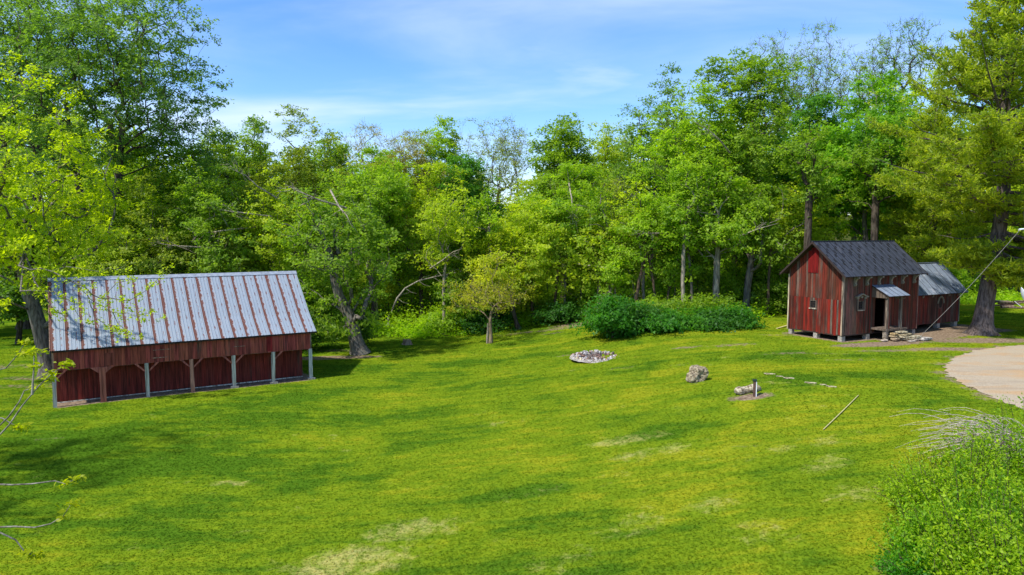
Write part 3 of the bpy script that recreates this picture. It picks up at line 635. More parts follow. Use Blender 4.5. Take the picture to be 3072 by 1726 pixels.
# yellow green box elder with grey trunk left of the shed
p = gp(150, 1130); dep = p.y
tr = [(0, 0, 0), (-.1, 0, .8), (-.25, 0, 1.8), (-.45, 0, 3.0), (-.7, 0, 4.1), (-1.05, 0, 5.2), (-1.3, 0, 6.6), (-1.3, 0, 8.0), (-1.2, 0, 9.5)]
tree('tree', 'yellow-green tree with a thick leaning grey trunk beside the left end of the shed', 'tree', p.x, p.y, z_of(230, dep) - p.z, 5.9, 'airy', (0.38, 0.48, 0.010), B_GREY, 304, cbase=.28, lean=(.2, -1.6), r0=.44, lobes=13, dens=.72, trunk_pts=tr, z=p.z - .08, shell=.5, lsize=.95)
be = bpy.data.objects[[o_.name for o_ in COL.objects if o_.get('label', '').startswith('yellow-green tree with a thick')][0]]
rng = np.random.default_rng(12); a = Acc(); CC = []; O_ = np.array(be.location)
for pl_ in ([(60, 800), (150, 815), (230, 850), (300, 897), (380, 905), (440, 870), (500, 800)], [(230, 850), (262, 900), (330, 935), (400, 948), (470, 945)], [(262, 900), (275, 950), (330, 985), (355, 1008)], [(60, 870), (160, 880), (215, 905), (240, 960)],
            [(300, 897), (330, 860), (400, 840)], [(150, 815), (200, 800), (300, 812), (370, 800)], [(330, 935), (345, 970), (395, 1010)], [(100, 850), (150, 925), (185, 950)]):
    dep_ = 36.4 + rng.normal(0, .25); P = np.array([((q[0] - 1536) / F * dep_, dep_, z_of(q[1], dep_)) for q in pl_]) - O_
    if pl_[0][0] <= 100: P = np.concatenate([[(-1.2, 0, 8.2)], P])
    P = np.concatenate([np.linspace(P[i], P[i + 1], 3, endpoint=False) for i in range(len(P) - 1)] + [P[-1:]]); P[1:-1] += rng.normal(0, .05, P[1:-1].shape)
    a.tube(P, np.linspace(.055 if pl_[0][0] <= 100 else .025, .008, len(P)), 5)
    for c in P[4:]:
        for _ in range(3): CC.append(c + rng.normal(0, .22, 3) * [1, .6, .7])
link('branch', a.mesh('branch'), M_bark, be, B_GREY)
CC = np.repeat(np.array(CC), 9, 0); CC = CC + rng.normal(0, .085, CC.shape)
V, Fq, tt = leaves(rng, CC, .15, rng.normal(.5, .25, len(CC)), .5, .6, .1); link('branch_leaves', np_mesh('branch_leaves', V, Fq, 4, tint=tt), M_leaf, be, (0.38, 0.48, 0.02))
# forked little lawn tree
p = gp(1468, 1030); dep = p.y
tree('fruit_tree', 'small fruit tree on two pale forked stems standing alone on the lawn, brownish twiggy crown', 'tree', p.x, p.y, z_of(768, dep) - p.z, 3.65, 'fuzzy', (0.36, 0.37, 0.03), (0.22, 0.17, 0.11), 305, cbase=.36, r0=.12, dens=.75, trunk_pts=[(.1, 0, 0), (.12, 0, .6), (.1, 0, 1.2), (.08, 0, 1.8), (.12, .1, 2.4), (.3, .15, 2.9)], lobes=9, flat=.8)
ft = bpy.data.objects['fruit_tree']
a = Acc(); a.tube([(-.14, 0, -.05), (-.15, .02, .5), (-.12, .05, 1.0), (-.1, .03, 1.65)], [.11, .095, .085, .06], 8)
link('trunk', a.mesh('trunk'), M_bark, ft, (.25, .22, .17))
p = gp(1556, 988); dep = p.y
tree('tree', 'slender tree with a dark left-leaning trunk, right of the forked fruit tree', 'tree', p.x, p.y, z_of(700, dep) - p.z, 2.6, 'airy', G_YEL, B_DARK, 306, cbase=.35, lean=(-.9, .4), r0=.16, dens=.8, trunk_pts=[(0, 0, 0), (-.25, 0, .8), (-.45, .1, 1.6), (-.55, .1, 2.6), (-.5, .2, 3.6), (-.6, .3, 4.6)])
# fallen arching sapling
p = gp(1165, 985)
arc = [(1165, 985), (1160, 955), (1180, 920), (1190, 895), (1215, 865), (1255, 843), (1300, 832), (1350, 822), (1395, 812)]
pts_ = [((q[0] - 1536) / F * (p.y + i * .15), p.y + i * .15, max(z_of(q[1], p.y + i * .15), p.z - .1 if i == 0 else -9)) for i, q in enumerate(arc)]
a = Acc(); a.tube(pts_, np.linspace(.12, .05, len(pts_)), 6)
for k in range(3, 8):
    for s in (-1, 1):
        q = np.array(pts_[k]); a.tube([q, q + np.array([.5, .1 * s, .35 * s]), q + np.array([1.1, .2 * s, .5 * s])], [.035, .02, .008], 4)
o = link('bent_sapling', a.mesh('bent_sapling'), M_bark, None, (.27, .25, .21)); tag(o, 'bare pale trunk bent over in an arch right of the leaning tree', 'sapling')
# broken snag
x, y = at_depth(1122, 68); z = float(H(x, y)); z1 = z_of(768, 68)
a = Acc(); a.tube([(x, y, z), (x + .05, y, z + (z1 - z) * .5), (x - .1, y, z1 - .9), (x - .08, y, z1 - .5), (x - .14, y, z1)], [.30, .26, .24, .12, .03], 8)
tag(link('broken_snag', a.mesh('broken_snag'), M_bark, None, (.36, .29, .19)), 'broken pale dead trunk with a splintered top inside the wood', 'dead tree')
# trunks seen behind the small house
for (px, dep, top, lab, r_) in ((2422, 56.5, 520, 'dark bare trunk rising right behind the gable of the small house', .30), (2620, 57.5, 560, 'dark bare trunk rising behind the middle of the small house roof', .30)):
    x, y = at_depth(px, dep)
    tree('tree', lab, 'tree', x, y, z_of(top - 160, dep) - float(H(x, y)), 2.6, 'airy', G_MID, B_DARK, 320 + px, cbase=.62, r0=r_, dens=.8, fork=.75, wob=.08)
S_EMER = (0.058, 0.205, 0.018); S_DEEP = (0.050, 0.160, 0.020)
# shrub row in front of the wood
for i, (px, dep, top, wpx, c, lab) in enumerate((
    (1840, 50.5, 905, 190, S_EMER, 'large round emerald shrub at the left end of the shrub row behind the fire pit'),
    (1935, 52.5, 915, 170, S_DEEP, 'dark shrub second from the left in the shrub row'),
    (2005, 50.5, 950, 170, S_EMER, 'low bright emerald shrub in the middle of the shrub row'),
    (2090, 50.8, 965, 150, (0.085, 0.245, .022), 'lowest light shrub of the row, left of the pale trunk'),
    (2165, 50.6, 935, 170, S_DEEP, 'dark shrub in front of the pale trunk'),
    (2228, 51.0, 925, 120, S_EMER, 'dark round shrub at the right end of the row nearest the small house'),
    (1990, 54, 905, 200, G_MID, 'taller mid green shrub behind the middle of the shrub row'),
    (2130, 54.5, 900, 220, G_MID, 'taller mid green shrub behind the right part of the shrub row'),
    (1690, 62, 915, 150, S_DEEP, 'dark shrub behind the pale rock at the lawn edge'),
    (1610, 66, 900, 150, G_BRIGHT, 'light shrub left of the pale rock at the lawn edge'),
    (1340, 63, 930, 140, G_BRIGHT, 'bright shrub at the foot of the slim pale-stemmed tree'),
    (1460, 62, 930, 150, S_DEEP, 'dark shrub behind the trunk of the small fruit tree'),
    (2300, 60, 840, 170, G_MID, 'green shrub in the gap between the shrub row and the small house'),
    (2345, 64, 800, 150, G_BRIGHT, 'bright shrub close behind the left corner of the small house'))):
    x, y = at_depth(px, dep); zb = float(H(x, y))
    tree('shrub', lab, 'shrub', x, y, max(1.2, z_of(top, dep) - zb), wpx / 2 / F * dep * 1.08, 'dense', c, B_DARK, 400 + i, cbase=.0, r0=.05, group='shrubs along the wood edge', dens=2.5, lsize=.82, lobes=9, shell=.9, fork=.4)

# saplings of the understorey: four builds, copied
SAPS = []
spots = [(215, 60), (300, 62), (960, 62.5), (1080, 68), (1160, 70), (1235, 71), (1290, 70), (1440, 64.5), (1535, 63.2), (1580, 65), (1655, 64), (1720, 65.5), (1780, 63), (1850, 60), (1905, 61), (1960, 60.5),
         (2030, 60), (2100, 60.5), (2190, 60), (2270, 62), (2320, 60.5), (2360, 66), (2700, 66), (2860, 68), (1035, 69), (1185, 74), (1345, 69), (1500, 68), (2410, 64), (2060, 65), (2230, 66), (880, 60), (820, 63)]
rng_s = np.random.default_rng(77)
for i, (px, dep) in enumerate(spots):
    x, y = at_depth(px, dep); z = float(H(x, y)) - .05; lab = 'light green sapling in the understorey of the wood edge'
    if i < 4:
        o = tree('sapling', lab, 'sapling', x, y, 5.2, 1.9, 'airy', (G_BRIGHT, G_YEL, G_MID, G_YEL)[i], B_GREY, 700 + i, cbase=.18, r0=.06, group='saplings of the understorey', dens=1.2, lobes=6); SAPS.append(o)
    else:
        src = SAPS[int(rng_s.integers(0, 4))]; o = src.copy(); COL.objects.link(o); o.location = (x, y, z); o.rotation_euler = (0, 0, rng_s.random() * 6.28); q = rng_s.uniform(.6, 1.25); o.scale = (q, q, q * rng_s.uniform(.85, 1.2))
        for ch in src.children:
            c = ch.copy(); COL.objects.link(c); c.parent = o
            if c.name.startswith('crown'): c.color = (*(G_BRIGHT, G_YEL, G_MID, G_GOLD, G_BRIGHT)[int(rng_s.integers(0, 5))], 1)
# slim poles of the wood edge
for i, (px, off) in enumerate(((1485, .4), (1512, 1.2), (1662, .4), (1693, 1.0), (1798, .6), (1835, 1.4), (1903, -.4), (1932, .8), (2050, -.6), (2085, 1.0), (2302, 0), (2352, .6), (2480, 1.2))):
    dep = 60.0
    for _ in range(4): x = (px - 1536) / F * dep; dep = float(yedge(x)) + off
    rs = np.random.default_rng(1300 + i); hh_ = rs.uniform(8.5, 12.5); ln_ = rs.normal(0, .7)
    tree('tree', 'slim bare-stemmed young tree standing at the front of the wood', 'tree', x, dep, hh_, 1.7, 'light', (G_BRIGHT, G_YEL, G_MID)[i % 3], (B_PALE, B_GREY, B_BRN, B_GREY)[i % 4], 1300 + i, cbase=.55, r0=rs.uniform(.10, .17), dens=.55, fork=.7, lean=(ln_, 0), group='slim young trunks along the wood edge', lobes=5)
# dead pale limbs showing in front of the leaves
rng = np.random.default_rng(55)
def dead_limb(px, py, dep, dirx, dirz, ln, n, host):
    a = Acc(); O_ = np.array(host.location); p0 = np.array([(px - 1536) / F * dep, dep, z_of(py, dep)]) - O_
    d = np.array([dirx, -.25, dirz], float); d /= np.linalg.norm(d); back = p0 - d * 1.6 + np.array([0, 1.2, 0])
    main = np.array([back, p0, p0 + d * ln * .5 + rng.normal(0, .1, 3), p0 + d * ln + rng.normal(0, .15, 3)]); a.tube(main, [.075, .06, .035, .010], 5)
    for k in range(n):
        t_ = rng.uniform(.1, .95); q = p0 + d * ln * t_; e = d * rng.uniform(.2, .8) + rng.normal(0, .45, 3) * [1, .5, 1]; e = e / np.linalg.norm(e) * ln * rng.uniform(.25, .6) * (1.1 - .5 * t_)
        m1 = q + e * .5 + rng.normal(0, .06, 3); a.tube([q, m1, q + e], [.024, .015, .006], 3)
        for _ in range(2): f_ = m1 + e * .4 + rng.normal(0, .28, 3); a.tube([m1, (m1 + f_) / 2 + rng.normal(0, .04, 3), f_], [.012, .009, .004], 3)
    link('dead_limb', a.mesh('dead_limb'), M_bark, host, (.33, .29, .23))
hosts = [o_ for o_ in COL.objects if o_.name.split('.')[0] == 'tree' and o_.type == 'EMPTY' and o_['label'].split()[0] not in ('slim',)]
for (px, py, dep, dx1, dz1, ln, n) in ((740, 640, 55.5, -1, .15, 3.2, 12), (690, 690, 55.2, -1, -.15, 2.6, 10), (780, 560, 56, -.6, .5, 2.6, 9), (960, 600, 48.0, -.9, .3, 2.6, 9), (1020, 620, 47.6, .5, -.6, 1.6, 6),
        (1790, 800, 60.5, 1, -.1, 3.0, 9), (1850, 840, 60, -.5, -.7, 2.2, 16), (1900, 850, 59.8, .2, -.9, 1.9, 14), (1715, 600, 62.5, .1, -1, 2.4, 10), (1980, 700, 56.5, -.9, .1, 2.4, 6), (2240, 700, 55.0, .9, .45, 2.4, 6), (2120, 640, 56.2, -1, .1, 2.2, 5), (1330, 780, 60, .8, .5, 2.0, 6), (560, 740, 54.8, -1, .1, 2.2, 9), (2150, 420, 56.0, -.8, .5, 2.2, 6)):
    x_ = (px - 1536) / F * dep; host = min(hosts, key=lambda h_: abs(h_.location.x - x_) + .8 * abs(h_.location.y - dep)); dead_limb(px, py, dep, dx1, dz1, ln, n, host)
# pine at the right
def pine(x, y, h, rad, seed, label):
    rng = np.random.default_rng(seed); z = float(H(x, y)) - .1; root = empty('pine_tree', (x, y, z)); tag(root, label, 'pine tree')
    a = Acc(); tz = np.linspace(0, h, 30); tx = .9 * ss(0, 10, tz) + .5 * np.sin(tz * .35) * .4; ty = .2 * np.sin(tz * .4)
    TR = np.stack([tx, ty, tz], 1); rt = .52 * (1 - tz / h) ** .75 + .03; rt *= 1 + .75 * np.exp(-tz / .55)
    a.tube(TR, rt, 14)
    for k in range(7):   # root flare ridges
        ph = k * .9; a.tube([(math.cos(ph) * .35, math.sin(ph) * .35, .9), (math.cos(ph) * .7, math.sin(ph) * .7, .25), (math.cos(ph) * 1.15, math.sin(ph) * 1.15, 0.02)], [.16, .18, .06], 6)
    C = []; zc = 5.0
    while zc < h - .5:
        f = zc / h; nb = rng.integers(5, 8); ph0 = rng.random() * 6.28
        prof = rad * (min(1, .62 + (f) * 1.1) if f < .35 else (1 - (f - .35) / .65) ** .7 * 1.0) * (1 if f < .62 else .75)
        for b_ in range(nb):
            ph = ph0 + b_ * 2 * math.pi / nb + rng.normal(0, .25); ln = prof * rng.uniform(.65, 1.1)
            if math.cos(ph) < .2 and zc < 8.2 and h > 20: ln *= .45
            c0 = np.array([np.interp(zc, tz, tx), np.interp(zc, tz, ty), zc]); d = np.array([math.cos(ph), math.sin(ph), 0])
            ts = np.linspace(0, 1, 8); droop = (-.12 - .25 * (f < .3)) if f < .55 else .30
            P = c0 + d * (ts * ln)[:, None]; P[:, 2] += ln * (droop * ts + .30 * ts ** 2.4) + rng.normal(0, .05, 8); P[:, :2] += np.cumsum(rng.normal(0, .06, (8, 2)), 0)
            a.tube(P, np.linspace(.02 + .012 * ln, .012, 8), 5)
            if rng.random() < (.10 if f < .5 else .3): continue   # a dead bare limb now and then
            for q in range(int(ln * 7.5)):
                t_ = rng.uniform(.28, 1) ; i0 = min(6, int(t_ * 7)); pp = P[i0] + (P[i0 + 1] - P[i0]) * (t_ * 7 - i0)
                side = rng.choice([-1, 1]); e = np.array([-d[1], d[0], 0]) * side * rng.uniform(.2, 1.0) * (1.15 - .6 * t_) * min(1.6, .35 * ln) + d * .25 + np.array([0, 0, rng.uniform(-.05, .25)])
                tip = pp + e; a.tube([pp, (pp + tip) / 2 + [0, 0, .05], tip], [.018, .012, .006], 3)
                for s in np.linspace(.3, 1.1, 4): C.append(pp + e * s + rng.normal(0, .13, 3))
        zc += rng.uniform(.45, .8)
    if h > 20:
        for ph, zl, ln in ((-1.5, 4.3, 2.6), (-.9, 4.0, 3.2), (-.3, 4.4, 3.6), (.3, 4.1, 3.2), (-1.9, 4.9, 2.2)):
            d = np.array([math.cos(ph), math.sin(ph), 0]); ts = np.linspace(0, 1, 8); P = np.array([.15, 0, zl]) + d * (ts * ln)[:, None]; P[:, 2] += ln * (-.30 * ts + .12 * ts ** 2); a.tube(P, np.linspace(.06, .012, 8), 5)
            for q in range(26):
                t_ = rng.uniform(.35, 1); pp = P[min(7, int(t_ * 7))]; e = rng.normal(0, .45, 3) * [1, 1, .45]; a.tube([pp, pp + e * .5 + [0, 0, .04], pp + e], [.018, .012, .006], 3)
                for s in np.linspace(.3, 1.1, 4): C.append(pp + e * s + rng.normal(0, .13, 3))
    link('trunk', a.mesh('trunk'), M_bark, root, (.125, .10, .09))
    C = np.array(C); nn = 6; n = len(C) * nn; c = np.repeat(C, nn, 0) + rng.normal(0, .085, (n, 3))
    d = rng.normal(0, 1, (n, 3)); d[:, 2] = np.abs(d[:, 2]) * .9 + .1; d /= np.linalg.norm(d, axis=1, keepdims=True)
    l_ = rng.uniform(.14, .34, (n, 1)); w_ = np.cross(d, rng.normal(0, 1, (n, 3))); w_ /= np.linalg.norm(w_, axis=1, keepdims=True); w_ *= .040
    V = np.stack([c - w_, c + w_, c + d * l_ + w_ * .5, c + d * l_ - w_ * .5], 1).reshape(-1, 3)
    tt = np.repeat(np.clip(np.repeat(rng.normal(.42, .38, len(C)), nn) + rng.normal(0, .12, n), 0, 1), 4)
    link('needles', np_mesh('needles', V, np.arange(4 * n).reshape(-1, 4), 4, tint=tt), M_leaf, root, (.29, .37, .024))
p = gp(2945, 1003)
pine(p.x, p.y, 24.5, 8.9, 71, 'huge olive green pine with a thick flaring trunk beside the small house')
x, y = at_depth(2760, 58)
pine(x, y, 17.5, 4.6, 72, 'smaller olive pine standing behind the small annex roof')

# woodland behind: one mass
rng = np.random.default_rng(900)
Vs, Fs, Ts, nV = [], [], [], 0; ta = Acc()
for k in range(170):
    px = rng.uniform(-350, 3400); dep = rng.uniform(80, 125)
    sky_top = np.interp(px, [-350, 0, 500, 620, 900, 1060, 1250, 1400, 1480, 1560, 1640, 1800, 1950, 2250, 2600, 3400], [200, 200, 395, 400, 400, 430, 430, 470, 545, 590, 500, 440, 330, 300, 280, 240])
    x, y = at_depth(px, dep); zb = float(H(x, y)); hgt = max(4.5, (z_of(sky_top + rng.uniform(5, 120), dep) - zb)); rad = rng.uniform(2.6, 4.2)
    pts = crown_points(rng, hgt, .03, rad, 62, 7, .7); n_ = 30; C = np.repeat(pts, n_, 0) + rng.normal(0, .5, (len(pts) * n_, 3)); C += [x, y, zb]
    V, Fq, tt = leaves(rng, C, .46, np.full(len(C), rng.uniform(.1, .75)) + rng.normal(0, .15, len(C)), tri=True)
    Vs.append(V); Fs.append(Fq + nV); Ts.append(tt); nV += len(V)
link_o = link('woodland', np_mesh('woodland', np.concatenate(Vs), np.concatenate(Fs), 3, tint=np.concatenate(Ts)), M_leaf, None, (0.29, 0.40, 0.03))
tag(link_o, 'far part of the wood closing the hillside behind the nearer trees', 'woodland', kind='stuff')

# undergrowth on the slope and along the lawn edge
rng = np.random.default_rng(901); n = 7000
ux = rng.uniform(-48, 52, n); ud = rng.random(n) ** 1.5 * 24 - .2; uy = yedge(ux) + ud; uz = H(ux, uy)
hh = rng.uniform(.15, 1.0, n) * (0.55 + .6 * rng.random(n)) + .9 * ss(2, 10, ud); per = 20
C = np.repeat(np.stack([ux, uy, uz], 1), per, 0); C[:, :2] += rng.normal(0, .45, (n * per, 2)); C[:, 2] = H(C[:, 0], C[:, 1]) + np.abs(rng.normal(0, 1, n * per)) * np.repeat(hh, per) * .8 + .03
clump = np.sin(ux * .9) * np.sin(uy * 1.1) * .2 + .5 + rng.normal(0, .15, n)
V, Fq, tt = leaves(rng, C, .22, np.repeat(clump, per) + rng.normal(0, .12, n * per), .8, .7, tri=True)
o = link('undergrowth', np_mesh('undergrowth', V, Fq, 3, tint=tt), M_leaf, None, (0.27, 0.45, 0.016)); tag(o, 'knee-high green plants covering the ground at the edge of the wood', 'undergrowth', kind='stuff')

# ------------------------------------------------------------------ long shed
RED = (0.26, 0.054, 0.046); REDB = (0.26, 0.028, 0.022)
rnd = random.Random(3)
shed = empty('open_shed', SHA, SHR)
tag(shed, 'long open-fronted red board shed with a rust-striped silvery metal roof', 'shed')
LEN = 13.25
def vboards(parent, u0, u1, zb, zt, yo, th, colf, axis='x', ext=1, wid=(.2, .27), stops=(), holes=(), rn=rnd, jitter=0.03, name='board'):
    """vertical boards between u0 and u1 on a wall; zb, zt: functions of u or numbers. axis 'x': wall along x at y=yo (boards go outwards by -th);
    axis 'y': wall along y at x=yo (boards go outwards by -th). holes: (u0,u1,z0,z1)"""
    fb = zb if callable(zb) else (lambda u: zb); ft_ = zt if callable(zt) else (lambda u: zt)
    cuts = sorted(set([u0, u1] + [s for s in stops if u0 < s < u1] + [s for h in holes for s in h[:2] if u0 < s < u1])); E = [cuts[0]]
    for c in cuts[1:]:
        while c - E[-1] > wid[1] * 1.35: E.append(E[-1] + rn.uniform(*wid))
        E.append(c)
    for a, b_ in zip(E[:-1], E[1:]):
        mid = (a + b_) / 2; g_ = .006; t = th * rn.uniform(.75, 1.25); j = rn.uniform(0, jitter)
        segs = [(None, None)]
        for h in holes:
            if h[0] - 1e-4 <= mid <= h[1] + 1e-4: segs = [(None, h[2]), (h[3], None)]
        for lo, hi in segs:
            za = [fb(a) - j, fb(b_) - j] if lo is None else [lo, lo]; zc_ = [ft_(a), ft_(b_)] if hi is None else [hi, hi]
            if min(zc_) - max(za) < .03: continue
            col = colf(mid, lo, hi)
            if axis == 'x': poly = [(a + g_, yo, za[0]), (b_ - g_, yo, za[1]), (b_ - g_, yo, zc_[1]), (a + g_, yo, zc_[0])]; e = (0, -t * ext, 0)
            else: poly = [(yo, a + g_, za[0]), (yo, b_ - g_, za[1]), (yo, b_ - g_, zc_[1]), (yo, a + g_, zc_[0])]; e = (-t * ext, 0, 0)
            prism(name, poly, e, M_board, parent, col)
def shed_col(u, lo, hi):
    k = rnd.uniform(.8, 1.2); return (RED[0] * k, RED[1] * k * rnd.uniform(.9, 1.3), RED[2] * k, rnd.uniform(.62, .82))
# front wall (upper part)
fw = box('front_wall', .05, LEN - .05, .0, .06, 1.95, 2.95, M_dark, shed)
vboards(fw, 0, LEN, 1.90, 3.03, -.002, .024, shed_col, jitter=.02)
beam = box('beam', 0, LEN, .062, .26, 1.86, 2.06, M_board, shed, (.10, .03, .03, .4))
# inner wall
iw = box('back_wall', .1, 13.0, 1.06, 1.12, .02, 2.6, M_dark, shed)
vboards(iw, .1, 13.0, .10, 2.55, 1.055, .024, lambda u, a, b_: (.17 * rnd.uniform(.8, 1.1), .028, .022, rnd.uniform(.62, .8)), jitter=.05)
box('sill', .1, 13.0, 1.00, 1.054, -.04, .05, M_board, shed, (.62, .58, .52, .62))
box('soffit', .02, LEN - .02, .27, 1.0, 2.45, 2.5, M_dark, shed)
# end walls of the storage part
for xx_, nm in ((.1, 'end_wall'), (12.94, 'end_wall')):
    ew = prism(nm, [(xx_, 1.125, .02), (xx_, 8.0, .02), (xx_, 8.0, 2.9), (xx_, 4.0, 6.28), (xx_, 1.2, 3.9), (xx_, 1.125, 3.85)], (.06, 0, 0), M_dark, shed)
    for (yb, ye) in [(1.13 + k * .2755, 1.13 + (k + 1) * .2755) for k in range(25)]:
        f = lambda y_: min(2.9 + (8 - y_) * .845, 6.28) if y_ > 4 else (4.0 + (y_ - 1.2) * .84)
        xo = xx_ - .003 if xx_ < 1 else xx_ + .063
        prism('board', [(xo, yb + .005, .03), (xo, ye - .005, .03), (xo, ye - .005, f(ye) - .14), (xo, yb + .005, f(yb) - .14)], (-.022 if xx_ < 1 else .022, 0, 0), M_board, ew, shed_col(0, 0, 0))
box('rear_wall', .16, 12.94, 7.94, 8.0, .02, 2.9, M_board, shed, (*RED, .7))
# upper end panels (from the post line back over the open bay)
for xx_ in (-.004, LEN - .02):
    e_ = prism('end_panel', [(xx_, .07, 1.92), (xx_, 1.12, 1.92), (xx_, 1.12, 3.80), (xx_, .07, 3.08)], (.024, 0, 0), M_board, shed, shed_col(0, 0, 0))
# corner trim
box('corner_trim', -.05, .03, -.05, -.028, 1.86, 3.0, M_board, shed, (.42, .26, .2, .6))
box('corner_trim', LEN - .05, LEN + .02, -.05, -.028, 1.86, 3.0, M_board, shed, (.30, .20, .16, .5))
# posts
posts = [(.0, .17, (.40, .40, .40, .70), 0), (2.16, .27, (.30, .095, .07, .78), 0), (4.27, .18, (.42, .40, .37, .72), .02), (6.53, .19, (.34, .17, .13, .66), 0), (8.75, .19, (.42, .40, .37, .74), .1), (10.97, .19, (.42, .40, .37, .74), .1), (13.22, .18, (.46, .46, .46, .75), .1)]
for i, (u, wd, col, pad) in enumerate(posts):
    zt = 1.9 if i not in (1,) else 1.88
    nx_, V = 5, []
    tw = rnd.uniform(-.03, .03)
    zl = np.linspace(-.05 + (pad if pad > .05 else 0), zt, 7)
    for z_ in zl:
        wj = wd / 2 * rnd.uniform(.93, 1.05); oj = tw * (z_ / zt) + rnd.uniform(-.006, .006)
        for (sx, sy) in ((-1, -1), (1, -1), (1, 1), (-1, 1)): V.append((u + oj + sx * wj, .03 + sy * wd / 2 * .95, z_))
    fs = [(0, 3, 2, 1), (24, 25, 26, 27)] + [(r * 4 + k, r * 4 + (k + 1) % 4, r * 4 + 4 + (k + 1) % 4, r * 4 + 4 + k) for r in range(6) for k in range(4)]
    o = pd('post', V, fs, M_board, shed, col)
    o['label'] = ['slim grey corner post at the left end', 'thick red-painted post', 'grey bare wood post', 'post with worn red paint', 'grey bare wood post on a small pad', 'grey bare wood post nearest the right end', 'whitish corner post at the right end'][i]
    if pad > .05: prism('pad', [(u - .2, -.16, -.06), (u + .22, -.18, -.06), (u + .18, .2, -.06), (u - .19, .18, -.06)], (0, 0, .155), M_conc, shed)
    for s in (-1, 1):
        if (i == 0 and s < 0) or (i == 6 and s > 0) or (i == 6) or (i == 5 and s < 0): continue
        x0 = u + s * wd / 2; 
        poly = [(x0, -.03, 1.40), (x0 + s * .02, -.03, 1.52), (x0 + s * .38, -.03, 1.90), (x0 + s * .52, -.03, 1.90)] if i != 1 else [(x0, -.03, 1.55), (x0, -.03, 1.90), (x0 + s * .42, -.03, 1.90)]
        prism('brace', poly, (0, .035, 0), M_board, shed, (.36, .11, .09, .78))
# hatches on the upper wall
box('hatch', 2.32, 2.74, -.045, -.03, 1.95, 2.62, M_board, shed, (.20, .05, .04, .8))
box('hatch', 10.62, 10.95, -.045, -.03, 1.97, 2.98, M_board, shed, (.20, .018, .02, .85))
for (u, w_, z_) in ((4.55, .75, 2.12), (8.75, .65, 2.38), (4.6, .9, 2.55)): box('batten', u, u + w_, -.042, -.030, z_, z_ + .035, M_board, shed, (.38, .22, .17, .5))
# roof
def roof_sheet(name, parent, x0, wd, prof, mat, nrib, ribh, lift=0.0, ridge_end=False, sag=0.0):
    """ribbed sheet: prof = [(y,z),...] eave->ridge; ribs across x"""
    us = []
    for k in range(nrib):
        c = wd * (k + .5) / nrib; us += [(c - wd / nrib * .5, 0), (c - .018, 0), (c - .010, ribh), (c + .010, ribh), (c + .018, 0)]
    us.append((wd, 0)); us[0] = (0, 0)
    # the sheet's first edge laps over its neighbour
    us = [(0, ribh), (.02, ribh), (.032, 0)] + us[1:]
    s = [0]
    for a, b_ in zip(prof[:-1], prof[1:]): s.append(s[-1] + math.hypot(b_[0] - a[0], b_[1] - a[1]))
    V, UV = [], []; T_ = .006
    for j, (y_, z_) in enumerate(prof):
        a = prof[max(0, j - 1)]; b_ = prof[min(len(prof) - 1, j + 1)]; ty, tz_ = b_[0] - a[0], b_[1] - a[1]; l_ = math.hypot(ty, tz_); ny_, nz_ = -tz_ / l_, ty / l_
        for (u, h_) in us:
            V.append((x0 + u, y_ + ny_ * (h_ + lift), z_ + nz_ * (h_ + lift) )); UV.append((u, s[j]))
    m_ = len(us); fs = [(j * m_ + i, j * m_ + i + 1, (j + 1) * m_ + i + 1, (j + 1) * m_ + i) for j in range(len(prof) - 1) for i in range(m_ - 1)]
    me = bpy.data.meshes.new(name); me.from_pydata(V, [], fs); uvl = me.uv_layers.new(name='UVMap')
    for lp in me.loops: uvl.data[lp.index].uv = UV[lp.vertex_index]
    me.update()
    return link(name, me, mat, parent)
pf = [(-.27, 2.97), (.3, 3.36), (1.2, 4.01), (2.6, 5.22), (4.0, 6.42)]
pb = [(8.3, 2.70), (6.2, 4.52), (4.0, 6.42)]
deck = [(-.22, 2.93), (1.2, 3.96), (4.0, 6.36), (8.25, 2.66), (8.25, 2.60), (4.0, 6.28), (1.2, 3.90), (-.22, 2.87)]
rf = prism('roof', [(-.04, y_, z_) for y_, z_ in deck], (LEN + .26, 0, 0), M_dark, shed)
npn = 20; x0 = -.10; wd = (LEN + .38) / npn
for k in range(npn):
    roof_sheet('roof_panel', rf, x0 + k * wd, wd, pf, M_rust, 4, .020, lift=rnd.uniform(.0, .006))
    roof_sheet('roof_panel', rf, x0 + k * wd, wd, pb, M_rust, 4, .020)
prism('ridge_cap', [(-.12, 3.78, 6.29), (-.12, 4.0, 6.475), (-.12, 4.22, 6.29), (-.12, 4.22, 6.275), (-.12, 4.0, 6.455), (-.12, 3.78, 6.275)], (LEN + .42, 0, 0), M_capm, rf)
prism('rake_board', [(-.13, -.25, 2.85), (-.13, 1.2, 3.86), (-.13, 4.0, 6.30), (-.13, 4.0, 6.42), (-.13, 1.2, 4.0), (-.13, -.25, 2.97)], (.025, 0, 0), M_board, rf, (.36, .25, .2, .5))
prism('rake_board', [(LEN + .26, -.25, 2.85), (LEN + .26, 1.2, 3.86), (LEN + .26, 4.0, 6.30), (LEN + .26, 4.0, 6.42), (LEN + .26, 1.2, 4.0), (LEN + .26, -.25, 2.97)], (.025, 0, 0), M_board, rf, (.5, .48, .44, .4))

